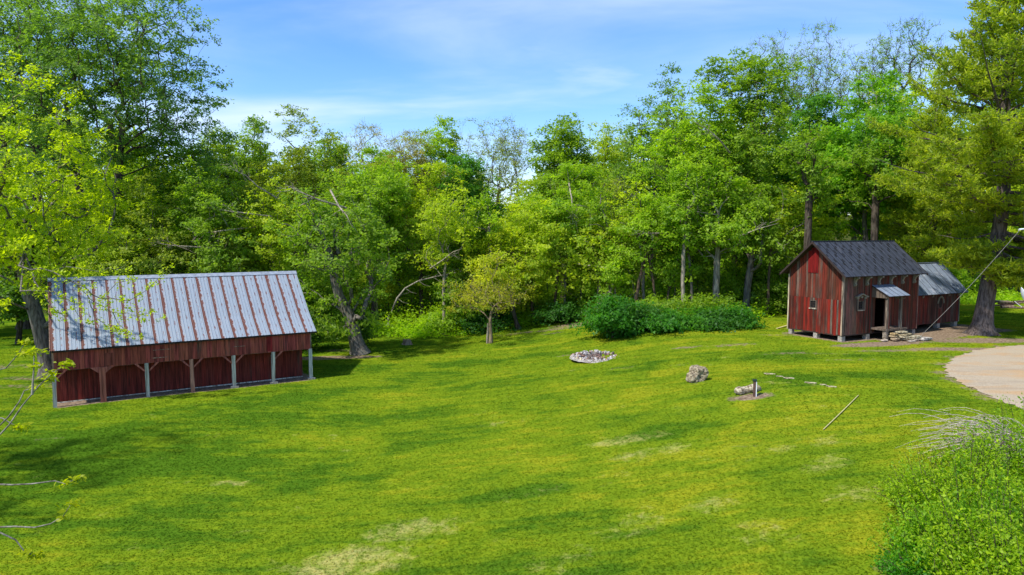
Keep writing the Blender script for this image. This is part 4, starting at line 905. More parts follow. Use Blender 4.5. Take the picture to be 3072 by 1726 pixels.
# ------------------------------------------------------------------ small house with annex
house = empty('small_house', KA, KR); tag(house, 'weathered two-storey red board house on piers with a dark metal roof', 'house')
rn2 = random.Random(8)
HL, HW = 7.45, 4.22; RY = 2.11; ZR = 6.20; SL = (6.20 - 4.06) / (RY + .40)
def rz_(y_): return ZR - SL * abs(y_ - RY)
def g_up(u, lo, hi):
    r = rn2.random()
    if r < .3: return (.12 * rn2.uniform(.8, 1.2), .036, .024, rn2.uniform(.46, .58))
    return (.105 * rn2.uniform(.4, 1.4), .022, .013, rn2.uniform(.54, .72))
def g_lo(u, lo, hi):
    r = rn2.random()
    if r < .12: return (.25, .2, .16, .25)
    return (.15 * rn2.uniform(.4, 1.3), .015, .009, rn2.uniform(.54, .78))
def f_col(u, lo, hi):
    r = rn2.random()
    if u < .9: return (.15, .05, .05, rn2.uniform(.44, .56))
    return (.10 * rn2.uniform(.4, 1.45), .026, .018, rn2.uniform(.50, .68))
gw = prism('gable_wall', [(.05, .05, .36), (.05, HW - .05, .36), (.05, HW - .05, rz_(HW - .05) - .1), (.05, RY, ZR - .12), (.05, .05, rz_(.05) - .1)], (.05, 0, 0), M_dark, house)
vboards(gw, 0, HW, .34, 2.555, .047, .024, g_lo, 'y', wid=(.12, .21), holes=((1.98, 2.52, 1.87, 2.42),), rn=rn2, jitter=.06)
def gtop(y_): return rz_(y_) - .10
vboards(gw, 0, HW, 2.56, gtop, .047, .024, g_up, 'y', wid=(.12, .21), stops=(RY,), holes=((1.93, 2.70, 4.18, 5.80),), rn=rn2, jitter=.0)
hb = empty('hatch_door', (0, 0, 0)); hb.parent = house; hb['label'] = 'bright red loft hatch high in the gable'
for (a, b_) in ((1.93, 2.19), (2.19, 2.45), (2.45, 2.70)):
    top = min(gtop(a), gtop(b_), 5.80)
    prism('plank', [(.02, a + .004, 4.18), (.02, b_ - .004, 4.18), (.02, b_ - .004, top), (.02, a + .004, top)], (-.03, 0, 0), M_board, hb, (.155, .006, .006, .95))
fwl = box('front_wall', .05, 3.10, .05, .10, .36, 4.05, M_dark, house)
fw2 = box('front_wall', 4.06, HL - .05, .05, .10, .36, 4.05, M_dark, house)
fw3 = box('front_wall', 3.10, 4.06, .05, .10, 2.58, 4.05, M_dark, house)
for par, a, b_, z0_, hls in ((fwl, 0, 3.10, .36, ((1.37, 1.96, 1.91, 2.46),)), (fw2, 4.06, HL, .36, ()), (fw3, 3.10, 4.06, 2.58, ())):
    vboards(par, a, b_, z0_, 4.08, .047, .024, f_col, 'x', wid=(.11, .19), holes=hls, rn=rn2, jitter=.05 if z0_ < 1 else 0)
bw = box('rear_wall', .05, HL - .05, HW - .1, HW - .05, .36, 4.0, M_dark, house)
vboards(bw, 0, HL, .36, 4.02, HW - .047, .024, f_col, 'x', ext=-1, wid=(.2, .28), rn=rn2)
sw = prism('end_wall', [(HL - .1, .05, .36), (HL - .1, HW - .05, .36), (HL - .1, HW - .05, 4.0), (HL - .1, RY, ZR - .12), (HL - .1, .05, 4.0)], (.05, 0, 0), M_dark, house)
vboards(sw, 0, HW, .36, gtop, HL - .047, .024, f_col, 'y', ext=-1, wid=(.2, .28), stops=(RY,), rn=rn2)
box('floor', .02, HL - .02, .02, HW - .02, .30, .37, M_dark, house)
box('corner_trim', -.04, .10, -.005, .020, .34, 4.05, M_board, house, (.36, .30, .26, .45))
box('corner_trim', -.035, -.005, .02, .12, .34, 4.05, M_board, house, (.42, .33, .25, .45))
box('corner_trim', HL - .02, HL + .03, -.01, .02, .36, 4.05, M_board, house, (.30, .16, .13, .5))
box('corner_trim', -.035, .0, HW - .06, HW + .02, .30, 4.0, M_board, house, (.50, .44, .32, .7))
# piers
for (u, v_) in ((.16, .18), (2.5, .16), (5.2, .16), (HL - .2, .2), (.16, 2.02), (.16, HW - .2), (HL - .2, HW - .2), (3.8, HW - .2)):
    s = rn2.uniform(.13, .17); prism('pier', [(u - s, v_ - s, -.08), (u + s * 1.05, v_ - s, -.08), (u + s, v_ + s, -.08), (u - s, v_ + s * .95, -.08)], (rn2.uniform(-.02, .02), 0, .375), M_conc, house)
box('porch_pole', -.03, .10, 1.93, 2.06, .32, 1.30, M_board, house, (.5, .45, .38, .35)) if False else None
# roof
rfh = prism('roof', [(-.36, -.36, rz_(-.36) - .02), (-.36, RY, ZR - .02), (-.36, HW + .36, rz_(HW + .36) - .02), (-.36, HW + .36, rz_(HW + .36) - .09), (-.36, RY, ZR - .09), (-.36, -.36, rz_(-.36) - .09)], (HL + .62, 0, 0), M_dark, house)
nst = 16; x0 = -.40; wd = (HL + .72) / nst
fr = [(-.40, rz_(-.40)), (RY, ZR)]; bk = [(HW + .40, rz_(HW + .40)), (RY, ZR)]
for k in range(nst):
    roof_sheet('roof_panel', rfh, x0 + k * wd, wd, fr, M_droof, 2, .022, lift=rn2.uniform(0, .005)); roof_sheet('roof_panel', rfh, x0 + k * wd, wd, bk, M_droof, 2, .022)
# black lap marks: short raised tar patches in staggered rows
V = []; fs = []
sl = math.hypot(RY + .4, ZR - rz_(-.4)); dy_, dz_ = (RY + .4) / sl, (ZR - rz_(-.4)) / sl
for k in range(int((HL + .7) / .255)):
    for s0 in np.arange(.25 + (k % 3) * .27, sl - .15, .80):
        if rn2.random() < .18: continue
        u = x0 + .10 + k * .2555 + rn2.uniform(-.01, .01); w_ = rn2.uniform(.05, .075); l_ = rn2.uniform(.16, .32); s1 = s0 + rn2.uniform(-.05, .05)
        i0 = len(V)
        for (a, c) in ((0, 0), (w_, 0), (w_, l_), (0, l_)):
            V.append((u + a, -.40 + dy_ * (s1 + c) - dz_ * .032, rz_(-.40) + dz_ * (s1 + c) + dy_ * .032))
        for (a, c) in ((0, 0), (w_, 0), (w_, l_), (0, l_)):
            V.append((u + a, -.40 + dy_ * (s1 + c), rz_(-.40) + dz_ * (s1 + c)))
        fs += [(i0, i0 + 1, i0 + 2, i0 + 3)] + [(i0 + a, i0 + 4 + a, i0 + 4 + (a + 1) % 4, i0 + (a + 1) % 4) for a in range(4)]
tag(pd('tar_patches', V, fs, M_tar, rfh), kind='stuff')
box('ridge_cap', -.42, HL + .34, RY - .07, RY + .07, ZR - .01, ZR + .045, M_droof, rfh)
for s in (-1, 1):
    ye = RY + s * (RY + .42)
    for x_ in (-.43, HL + .315): prism('rake_board', [(x_, ye, rz_(ye) - .13), (x_, RY, ZR - .13), (x_, RY, ZR + .02), (x_, ye, rz_(ye) + .02)], (.024, 0, 0), M_dark, rfh)
# corbels: curved cream brackets under the eave
for u in (.90, 2.05, 3.22, 4.42, 5.62, 6.85):
    poly = [(u, .02, 4.0), (u, -.36, 4.0), (u, -.36, 3.92), (u, -.26, 3.90), (u, -.16, 3.80), (u, -.11, 3.66), (u, -.12, 3.60), (u, -.16, 3.55), (u, -.14, 3.46), (u, -.06, 3.42), (u, .02, 3.42)]
    prism('corbel', poly, (.13, 0, 0), M_cream, house)
# front window
def window(parent, axis, o0, a0, a1, z0, z1, cols, rows, trim):
    """glass and glazing bars in a wall; axis 'x' wall at y=o0 facing -y, 'y' wall at x=o0 facing -x"""
    def bx(nm, a, b_, c, d, z0_, z1_, m_, par, col=None):
        return box(nm, a, b_, c, d, z0_, z1_, m_, par, col) if axis == 'x' else box(nm, c, d, a, b_, z0_, z1_, m_, par, col)
    f = bx('window', a0, a1, o0 + .02, o0 + .03, z0, z1, M_glass, parent)
    bx('frame', a0, a0 + .04, o0 - .02, o0 + .02, z0, z1, M_board, f, trim); bx('frame', a1 - .04, a1, o0 - .02, o0 + .02, z0, z1, M_board, f, trim)
    bx('frame', a0 + .04, a1 - .04, o0 - .02, o0 + .02, z0, z0 + .04, M_board, f, trim); bx('frame', a0 + .04, a1 - .04, o0 - .02, o0 + .02, z1 - .04, z1, M_board, f, trim)
    for k in range(1, cols): u = a0 + (a1 - a0) * k / cols; bx('glazing_bar', u - .012, u + .012, o0, o0 + .018, z0 + .04, z1 - .04, M_dark, f)
    for k in range(1, rows): z_ = z0 + (z1 - z0) * k / rows; bx('glazing_bar', a0 + .04, a1 - .04, o0 + .001, o0 + .016, z_ - .012, z_ + .012, M_dark, f)
    return f
wf = window(house, 'x', .03, 1.42, 1.92, 1.93, 2.46, 2, 3, (.10, .08, .06, .1))
for (a, b_) in ((1.26, 1.41), (1.93, 2.08)): box('casing', a, b_, -.03, .02, 1.86, 2.60, M_board, wf, (.12, .07, .05, .4))
box('sill', 1.36, 1.98, -.07, .02, 1.84, 1.90, M_board, wf, (.5, .44, .36, .6))
top = [(-.60, .02), (-.50, -.02), (-.34, .02), (-.2, .10), (0, .17), (.2, .10), (.34, .02), (.50, -.02), (.60, .02), (.58, .07), (.38, .10), (.24, .17), (0, .25), (-.24, .17), (-.38, .10), (-.58, .07)]
prism('pediment', [(1.67 + a * .98, -.13, 2.70 + b_) for a, b_ in top], (0, .14, 0), M_cream, wf)
for a in (-.36, 0, .36): prism('bracket', [(1.67 + a - .08, -.08, 2.60 + (.06 if a == 0 else 0)), (1.67 + a + .08, -.08, 2.60 + (.06 if a == 0 else 0)), (1.67 + a + .10, -.08, 2.70 + (.08 if a == 0 else 0)), (1.67 + a - .10, -.08, 2.70 + (.08 if a == 0 else 0))], (0, .09, 0), M_cream, wf)
wg = window(house, 'y', .03, 2.0, 2.50, 1.89, 2.40, 2, 3, (.10, .08, .07, .2))
box('sill', -.02, .03, 1.96, 2.54, 1.83, 1.885, M_board, wg, (.5, .47, .4, .5))
# porch
pc = box('porch', 2.72, 4.80, -1.08, .02, .60, .72, M_board, house, (.30, .27, .24, .3))
for u, c in ((2.80, (.5, .45, .38, .35)), (4.16, (.5, .45, .38, .4))): box('post', u, u + .15, -1.02, -.88, .72, 2.72, M_board, pc, c)
box('post', 2.96, 3.14, -.98, -.92, .72, 2.70, M_board, pc, (.22, .05, .04, .62))
box('beam', 2.72, 4.55, -1.03, -.90, 2.72, 2.80, M_board, pc, (.3, .2, .16, .4))
aw = prism('awning_roof', [(2.66, -1.20, 2.74), (2.66, .0, 3.36), (2.66, .0, 3.41), (2.66, -1.20, 2.79)], (2.06, 0, 0), M_dark, pc)
for k in range(4): roof_sheet('roof_panel', aw, 2.62 + k * .53, .53, [(-1.24, 2.80), (0, 3.43)], M_aroof, 3, .02)
for k in range(6):
    ya, yb = -1.05 + k * .175, -1.05 + (k + 1) * .175; f = lambda y_: 2.72 + (y_ + 1.2) * .517
    prism('cheek_board', [(2.72, ya + .004, 2.66), (2.72, yb - .004, 2.66), (2.72, yb - .004, f(yb)), (2.72, ya + .004, f(ya))], (.022, 0, 0), M_board, pc, (.3, .2, .1, .2))
for (u, v_) in ((2.9, -.9), (4.6, -.9)): box('pier', u - .12, u + .12, v_ - .12, v_ + .12, -.06, .60, M_stone, pc, (.28, .24, .19))
box('shelf_ledge', 4.4, 5.0, -.30, .02, .62, .66, M_board, house, (.3, .25, .2, .3))
# bracket beside the awning
prism('bracket', [(4.62, -.98, 2.62), (4.62, -.30, 2.62), (4.62, -.30, 2.55), (4.62, -.75, 2.50)], (.06, 0, 0), M_cream, pc)

# annex
AX0, AX1, AY0, AY1, AR, AZ = HL + .06, 13.6, .80, 4.1, 2.45, 4.56
annex = empty('annex', KA, KR); tag(annex, 'low red board annex with an oval window, behind the right end of the small house', 'annex')
ASL = (AZ - 2.50) / (AR - .42)
def az_(y_): return AZ - ASL * abs(y_ - AR)
fa = box('front_wall', AX0, AX1 - .05, AY0 + .03, AY0 + .08, .46, 2.72, M_dark, annex)
OC = (11.35, 1.82, .25, .38)
cells = [(OC[0] - .26, OC[0] + .26, OC[1] - .40, OC[1] + .40)]
vboards(fa, AX0, AX1, .42, 2.80, AY0 + .027, .024, lambda u, a, b_: (.125 * rn2.uniform(.4, 1.4), .026, .018, rn2.uniform(.50, .72)), 'x', wid=(.12, .21), holes=cells, rn=rn2, jitter=.03)
# oval surround: rectangular infill with an elliptical opening and a cream arch
ns = 28; V = []; fs = []
for k in range(ns):
    t_ = 2 * math.pi * k / ns; ce, se = math.cos(t_), math.sin(t_)
    kx = .26 / max(abs(ce), 1e-6); kz = .40 / max(abs(se), 1e-6); q = min(kx, kz)
    V += [(OC[0] + ce * OC[2] * .92, AY0 + .004, OC[1] + se * OC[3] * .92), (OC[0] + ce * q, AY0 + .004, OC[1] + se * q), (OC[0] + ce * OC[2] * .92, AY0 + .06, OC[1] + se * OC[3] * .92)]
for k in range(ns): a, b_ = 3 * k, 3 * ((k + 1) % ns); fs += [(a, a + 1, b_ + 1, b_), (a, b_, b_ + 2, a + 2)]
ow = pd('window', V, fs, M_board, annex, (.17, .04, .035, .5)); ow['label'] = 'dark oval window with a pale arch over it'
prism('pane', [(OC[0] + math.cos(2 * math.pi * k / ns) * OC[2], AY0 + .055, OC[1] + math.sin(2 * math.pi * k / ns) * OC[3]) for k in range(ns)], (0, .01, 0), M_glass, ow)
arc = [(OC[0] + math.cos(t_) * .37, AY0 - .05, OC[1] + math.sin(t_) * .50) for t_ in np.linspace(-.05, math.pi + .05, 16)] + [(OC[0] + math.cos(t_) * .27, AY0 - .05, OC[1] + math.sin(t_) * .39) for t_ in np.linspace(math.pi + .05, -.05, 16)]
me = bpy.data.meshes.new('arch'); n_ = 16; vs = [Vector(q) for q in arc]; vs2 = vs + [q + Vector((0, .055, 0)) for q in vs]; fs = []
for k in range(15): fs += [(k, k + 1, 30 - k, 31 - k), (32 + k, 63 - k, 62 - k, 33 + k), (k, 32 + k, 33 + k, k + 1), (31 - k, 30 - k, 62 - k, 63 - k)]
fs += [(0, 31, 63, 32), (15, 47, 48, 16)]
me.from_pydata(vs2, [], fs); me.update(); link('arch', me, M_cream, ow)
ra = prism('end_wall', [(AX1 - .05, AY0, .44), (AX1 - .05, AY1, .44), (AX1 - .05, AY1, az_(AY1) - .1), (AX1 - .05, AR, AZ - .1), (AX1 - .05, AY0, az_(AY0) - .1)], (.05, 0, 0), M_dark, annex)
vboards(ra, AY0, AY1, .42, lambda y_: az_(y_) - .1, AX1 + .003, .024, f_col, 'y', ext=-1, wid=(.2, .28), stops=(AR,), rn=rn2)
box('rear_wall', AX0, AX1 - .05, AY1 - .06, AY1, .44, az_(AY1) - .1, M_board, annex, (*RED, .6))
box('floor', AX0, AX1 - .02, AY0 + .1, AY1 - .1, .38, .46, M_dark, annex)
box('corner_trim', AX1 - .03, AX1 + .02, AY0 - .01, AY0 + .02, .40, 2.7, M_board, annex, (.45, .38, .28, .6))
for (u, v_) in ((AX0 + .2, AY0 + .2), (11.3, AY0 + .2), (AX1 - .25, AY0 + .2), (11.3, AY1 - .2), (AX1 - .25, AY1 - .2)): box('pier', u - .17, u + .17, v_ - .15, v_ + .15, -.08, .379, M_conc, annex)
rfa = prism('roof', [(AX0 - .02, AY0 - .34, az_(AY0 - .34) - .02), (AX0 - .02, AR, AZ - .02), (AX0 - .02, AY1 + .34, az_(AY1 + .34) - .02), (AX0 - .02, AY1 + .34, az_(AY1 + .34) - .08), (AX0 - .02, AR, AZ - .08), (AX0 - .02, AY0 - .34, az_(AY0 - .34) - .08)], (AX1 - AX0 + .38, 0, 0), M_dark, annex)
npn = 9; x0 = AX0 - .02; wd = (AX1 - AX0 + .45) / npn
for k in range(npn):
    roof_sheet('roof_panel', rfa, x0 + k * wd, wd, [(AY0 - .38, az_(AY0 - .38)), (AR, AZ)], M_aroof, 4, .024, lift=rn2.uniform(0, .004)); roof_sheet('roof_panel', rfa, x0 + k * wd, wd, [(AY1 + .38, az_(AY1 + .38)), (AR, AZ)], M_aroof, 4, .024)
box('ridge_cap', x0, x0 + wd * npn, AR - .08, AR + .08, AZ + .0, AZ + .04, M_aroof, rfa)
for u in (9.2, 10.3, 12.2, 13.3):
    prism('corbel', [(u, AY0, 2.62), (u, AY0 - .26, 2.62), (u, AY0 - .24, 2.54), (u, AY0 - .10, 2.44), (u, AY0 - .09, 2.28), (u, AY0, 2.25)], (.11, 0, 0), M_cream, annex)

# ------------------------------------------------------------------ stones
def rock(name, c, s, seed, color, rot=0, parent=None, sub=2, rough=.22, flat=False):
    rng = np.random.default_rng(seed); bm = bmesh.new(); bmesh.ops.create_icosphere(bm, subdivisions=sub, radius=1)
    ph = rng.random(9) * 6.28; fr_ = rng.uniform(1.2, 3.2, 9)
    for v_ in bm.verts:
        q = v_.co.copy(); k = 1 + rough * (math.sin(q.x * fr_[0] + ph[0]) * math.sin(q.y * fr_[1] + ph[1]) + .7 * math.sin(q.z * fr_[2] + ph[2] + q.x * 2) + .4 * math.sin(q.y * 5 + ph[3]) * math.sin(q.x * 5 + ph[4]))
        k += rng.normal(0, rough * .16)
        q = Vector([math.copysign(abs(a) ** (.72 if not flat else .5), a) for a in q]) * k
        v_.co = Vector((q.x * s[0], q.y * s[1], max(q.z, -.8) * s[2]))
    me = bpy.data.meshes.new(name); bm.to_mesh(me); bm.free()
    o = link(name, me, M_stone, parent, color); o.location = c; o.rotation_euler = (0, 0, rot); return o
p = gp(2098, 1147)
o = rock('boulder', (p.x, p.y + .35, p.z + .25), (.50, .42, .36), 21, (.33, .28, .19), .3, sub=4, rough=.26); tag(o, 'pitted grey-brown boulder standing alone on the lawn left of the log and post', 'boulder')
p = gp(2250, 1186)
a = Acc(); rng = np.random.default_rng(2)
xs_ = np.linspace(-.60, .60, 13); V = []; 
for i, x_ in enumerate(xs_):
    rr = .175 * (1 - .30 * abs(x_ / .6) ** 5) * (1 + rng.normal(0, .03)) + .02 * math.sin(i)
    if i in (0, 12): rr *= .72
    for k in range(12):
        t_ = 2 * math.pi * k / 12; q = rr * (1 + rng.normal(0, .05)); V.append((x_, q * math.cos(t_), q * math.sin(t_) + .02 * math.sin(x_ * 5)))
V += [(xs_[0] - .02, 0, 0), (xs_[-1] + .02, 0, 0)]
fs = [(i * 12 + k, i * 12 + (k + 1) % 12, i * 12 + 12 + (k + 1) % 12, i * 12 + 12 + k) for i in range(12) for k in range(12)] + [(156, (k + 1) % 12, k) for k in range(12)] + [(157, 144 + k, 144 + (k + 1) % 12) for k in range(12)]
o = pd('stone_log', V, fs, M_stone, None, (.43, .38, .27)); o.location = (p.x, p.y + .30, p.z + .16); o.rotation_euler = (0, R(-3), R(12)); tag(o, 'pale pitted log-shaped stone lying behind the small brown post', 'stone')
p = gp(2263, 1190)
bp = box('marker_post', -.055, .05, -.05, .05, -.05, .66, M_pole, None); bp.location = p; bp.rotation_euler = (0, 0, R(-12)); tag(bp, 'short brown post with a dark cap and a white edge strip', 'post')
box('cap', -.09, .085, -.075, .075, .66, .73, M_cap, bp)
box('strip', .052, .085, -.05, .03, .0, .655, M_white, bp)
# fire pit
p = gp(1788, 1074)
fp = empty('fire_pit', (p.x, p.y, p.z)); tag(fp, 'round fire pit ringed with pale rubble stones in the middle of the lawn', 'fire pit')
rng = np.random.default_rng(33); RP = 1.42
n_ = 40; V = [(0, 0, .06)]; 
for r_, z_ in ((.5, .05), (.95, .06), (1.15, .03)):
    for k in range(n_): V.append((r_ * math.cos(2 * math.pi * k / n_), r_ * math.sin(2 * math.pi * k / n_), z_ + rng.normal(0, .012)))
fs = [(0, 1 + k, 1 + (k + 1) % n_) for k in range(n_)] + [(1 + j * n_ + k, 1 + (j + 1) * n_ + k, 1 + (j + 1) * n_ + (k + 1) % n_, 1 + j * n_ + (k + 1) % n_) for j in range(2) for k in range(n_)]
pd('ash_bed', V, fs, M_ash, fp)
V = []; fs = []; m_ = 60
for j, (r_, z_) in enumerate(((1.0, .02), (1.12, .09), (1.35, .11), (1.52, .05), (1.66, -.02))):
    for k in range(m_): q = r_ * (1 + rng.normal(0, .012)); V.append((q * math.cos(2 * math.pi * k / m_), q * math.sin(2 * math.pi * k / m_), z_ + rng.normal(0, .015)))
fs = [(j * m_ + k, j * m_ + (k + 1) % m_, (j + 1) * m_ + (k + 1) % m_, (j + 1) * m_ + k) for j in range(4) for k in range(m_)]
pd('gravel_rim', V, fs, M_stone, fp, (.36, .34, .30))
protos = [rock('stone', (0, 0, 0), (.14, .11, .09), 50 + k, (.4, .38, .36), 0, fp, sub=1, rough=.2) for k in range(6)]
cnt = 0
for k in range(230):
    ang = rng.random() * 6.283; ring = rng.random()
    if ring < .62: rr = rng.uniform(1.12, 1.52); zz_ = .03 + rng.uniform(0, .05)
    elif ring < .85: rr = rng.uniform(.95, 1.25); zz_ = .10 + rng.uniform(0, .08)
    else: rr = rng.uniform(.1, 1.0); zz_ = .09
    o = protos[k] if k < 6 else protos[k % 6].copy()
    if k >= 6: COL.objects.link(o)
    o.location = (rr * math.cos(ang), rr * math.sin(ang), zz_ + (.05 if math.sin(ang) > .3 and .9 < rr < 1.3 else 0)); o.rotation_euler = (rng.random() * 6, rng.random() * 6, rng.random() * 6); s = rng.uniform(.5, 1.05); o.scale = (s, s, s)
    pick = rng.random()
    o.color = (.50, .48, .47, 1) if pick < .6 else ((.40, .26, .21, 1) if pick < .8 else ((.14, .11, .10, 1) if (pick < .9) else (.52, .47, .30, 1)))
    if rr < .95: o.color = (.16, .11, .10, 1) if rng.random() < .6 else (.33, .2, .17, 1)
# flat stones in a line across the lawn
for k, (px, py, s, lab) in enumerate(((2310, 1123, .38, 'first and largest flat stone of the line, nearest the boulder'), (2340, 1131, .2, 'small flat stone just after the largest one in the line'), (2368, 1136, .32, 'broad flat stone in the middle of the line'), (2432, 1150, .30, 'flat stone second from the right end of the line'), (2470, 1156, .18, 'smallest flat stone near the right end of the line'), (2494, 1161, .26, 'last flat stone at the right end of the line'))):
    p = gp(px, py); o = rock('flat_stone', (p.x, p.y, p.z + .015), (s * .9, s * .4, .03), 80 + k, (.40, .36, .23), -.35, None, 1, .15); tag(o, lab, 'stone', 'flat stones set in the lawn')
p = gp(1622, 955); o = rock('pale_rock', (p.x, p.y - .2, p.z + .35), (.45, .4, .42), 91, (.50, .46, .38), .4, None, 3, .22); tag(o, 'pale rock at the lawn edge under the trees, right of the bent dark trunk', 'rock')
# stone steps by the porch: one heap of separate slabs
st = empty('stone_steps', KA + Matrix.Rotation(KR, 3, 'Z') @ Vector((4.15, -1.55, 0)), KR); tag(st, 'rough limestone steps stacked in front of the porch', 'steps')
for k, (a, b_, z_, sx, sy, sz, c) in enumerate(((-.25, .25, .50, .42, .26, .065, (.42, .38, .26)), (-.1, .16, .36, .50, .32, .075, (.33, .28, .17)), (-.15, .12, .22, .52, .36, .075, (.34, .30, .2)), (.0, .05, .09, .60, .45, .08, (.3, .27, .19)), (-.95, .30, .42, .20, .2, .07, (.40, .30, .15)), (-.98, .28, .27, .22, .2, .08, (.38, .30, .18)), (-.95, .22, .10, .26, .24, .10, (.34, .27, .18)),
        (.45, -.25, .22, .42, .28, .085, (.42, .39, .28)), (.4, -.28, .08, .45, .3, .09, (.36, .31, .24)), (.95, -.55, .10, .48, .24, .09, (.46, .44, .40)), (-.35, -.5, .03, .3, .15, .04, (.5, .45, .38)), (-1.7, .4, .05, .22, .15, .06, (.5, .44, .36)))):
    rock('slab', (a, b_, z_), (sx, sy, sz), 120 + k, c, rn2.uniform(-.15, .15), st, 2, .10, True)
# tree stump
p = gp(1222, 1034)
rng = np.random.default_rng(8); V = []; m_ = 14
for j, (r_, z_) in enumerate(((.42, -.03), (.33, .12), (.28, .30), (.26, .38))):
    for k in range(m_):
        q = r_ * (1 + .22 * math.sin(k * 1.9 + 1) * (1 if j < 2 else .6) + rng.normal(0, .06)); V.append((q * math.cos(6.283 * k / m_), q * math.sin(6.283 * k / m_), z_ + (rng.normal(0, .05) if j == 3 else 0)))
V.append((0, 0, .30)); fs = [(j * m_ + k, j * m_ + (k + 1) % m_, (j + 1) * m_ + (k + 1) % m_, (j + 1) * m_ + k) for j in range(3) for k in range(m_)] + [(3 * m_ + k, 3 * m_ + (k + 1) % m_, 4 * m_) for k in range(m_)]
o = pd('tree_stump', V, fs, M_bark, None, (.24, .18, .13)); o.location = p; tag(o, 'low jagged stump on the lawn right of the leaning tree', 'stump')
# long stick on the lawn
p1, p2 = gp(2470, 1293), gp(2575, 1190); v_ = [np.array(p1) + [0, 0, .04], (np.array(p1) + np.array(p2)) / 2 + [0, 0, .04], np.array(p2) + [0, 0, .05]]
v_[1][2] = float(H(v_[1][0], v_[1][1])) + .05
a = Acc(); a.tube(v_, [.018, .02, .016], 6); tag(link('long_stick', a.mesh('long_stick'), M_straw), 'long straight pale pole lying on the lawn right of the log-shaped stone', 'pole')
# plank beside the house corner
q1, q2 = gp(2333, 988), gp(2366, 981); d = (q2 - q1); n_ = Vector((-d.y, d.x, 0)).normalized() * .12
prism('plank', [q1 + Vector((0, 0, .03)), q2 + Vector((0, 0, .10)), q2 + n_ + Vector((0, 0, .10)), q1 + n_ + Vector((0, 0, .03))], (0, 0, .03), M_straw, None); tag(bpy.data.objects[-1] if False else [o_ for o_ in COL.objects if o_.name.startswith('plank') and o_.parent is None][-1], 'loose pale plank sticking out on the grass at the left corner of the small house', 'plank')

# log pile at the far right
lp = empty('log_pile', gp(3030, 925)); tag(lp, 'low heap of brown logs and branches behind the pine trunk at the right', 'log pile')
rng = np.random.default_rng(44)
for k in range(16):
    a = Acc(); l_ = rng.uniform(1.0, 2.2); x_ = rng.uniform(-2.2, 2.6); z_ = .12 + .16 * (k % 4); an = rng.normal(0, .25); d = np.array([math.cos(an), math.sin(an), rng.normal(0, .05)]) * l_
    y_ = rng.uniform(-.4, .4); r_ = rng.uniform(.06, .13); a.tube([np.array([x_, y_, z_]), np.array([x_, y_, z_]) + d * .5, np.array([x_, y_, z_]) + d], [r_, r_ * .95, r_ * .85], 7)
    link('log', a.mesh('log'), M_bark, lp, (.14, .09, .07) if k % 3 else (.22, .17, .12))

# guy wire, white mast and dish at the right edge
MZ = z_of(688, 39); MX = (3057 - 1536) / F * 39
anch = gp(2748, 1022)
top_ = np.array([MX, 39.0, MZ]); an_ = np.array(anch)
a = Acc(); ts = np.linspace(0, 1, 12); pts_ = an_ + (top_ - an_) * ts[:, None]; pts_[:, 2] -= .18 * np.sin(ts * math.pi)
a.tube(pts_, .011, 5); tag(link('guy_wire', a.mesh('guy_wire'), M_cable), 'thin pale wire slanting up from the ground before the annex', 'wire')
mtop = z_of(634, 39); mx0 = (3071 - 1536) / F * 39; zb = float(H(mx0 + .7, 39))
mast = Acc(); mast.tube([(mx0 + (mtop - z_) * .085, 39, z_) for z_ in np.linspace(mtop, zb - .1, 8)], .10, 10)
mo = link('mast', mast.mesh('mast'), M_white); tag(mo, 'white mast cut by the right edge, beside the upper end of the wire', 'mast')
ins = Acc(); ins.tube([(MX - .10, 39, MZ - .02), (mx0 + .1, 39, MZ + .03)], [.05, .035], 8); link('insulator', ins.mesh('insulator'), M_white, mo)
dx_, dz_ = (3078 - 1536) / F * 38, z_of(898, 38)
dish = empty('satellite_dish', (dx_, 38, dz_)); tag(dish, 'pale satellite dish seen edge-on at the right edge of the photo', 'satellite dish')
bm = bmesh.new(); rows = []
for j in range(6):
    r_ = .62 * j / 5
    rows.append([bm.verts.new((r_ * math.cos(6.2832 * k / 24), r_ * math.sin(6.2832 * k / 24), .5 * r_ * r_)) for k in range(24)] if j else [bm.verts.new((0, 0, 0))])
for k in range(24): bm.faces.new((rows[0][0], rows[1][k], rows[1][(k + 1) % 24]))
for j in range(1, 5):
    for k in range(24): bm.faces.new((rows[j][k], rows[j + 1][k], rows[j + 1][(k + 1) % 24], rows[j][(k + 1) % 24]))
me = bpy.data.meshes.new('reflector'); bm.to_mesh(me); bm.free()
o = link('reflector', me, M_white, dish); o.rotation_euler = (R(25), R(58), 0); md = o.modifiers.new('s', 'SOLIDIFY'); md.thickness = .025
a = Acc(); a.tube([(0.1, 0, 0), (.25, 0, -.4), (.25, 0, float(H(dx_ + .25, 38)) - dz_ - .1)], [.035, .035, .035], 8); link('stand', a.mesh('stand'), M_white, dish)
a = Acc(); a.tube([(-.15, -.1, -.42), (-.6, -.15, -.1)], [.018, .018], 6); link('arm', a.mesh('arm'), M_white, dish)

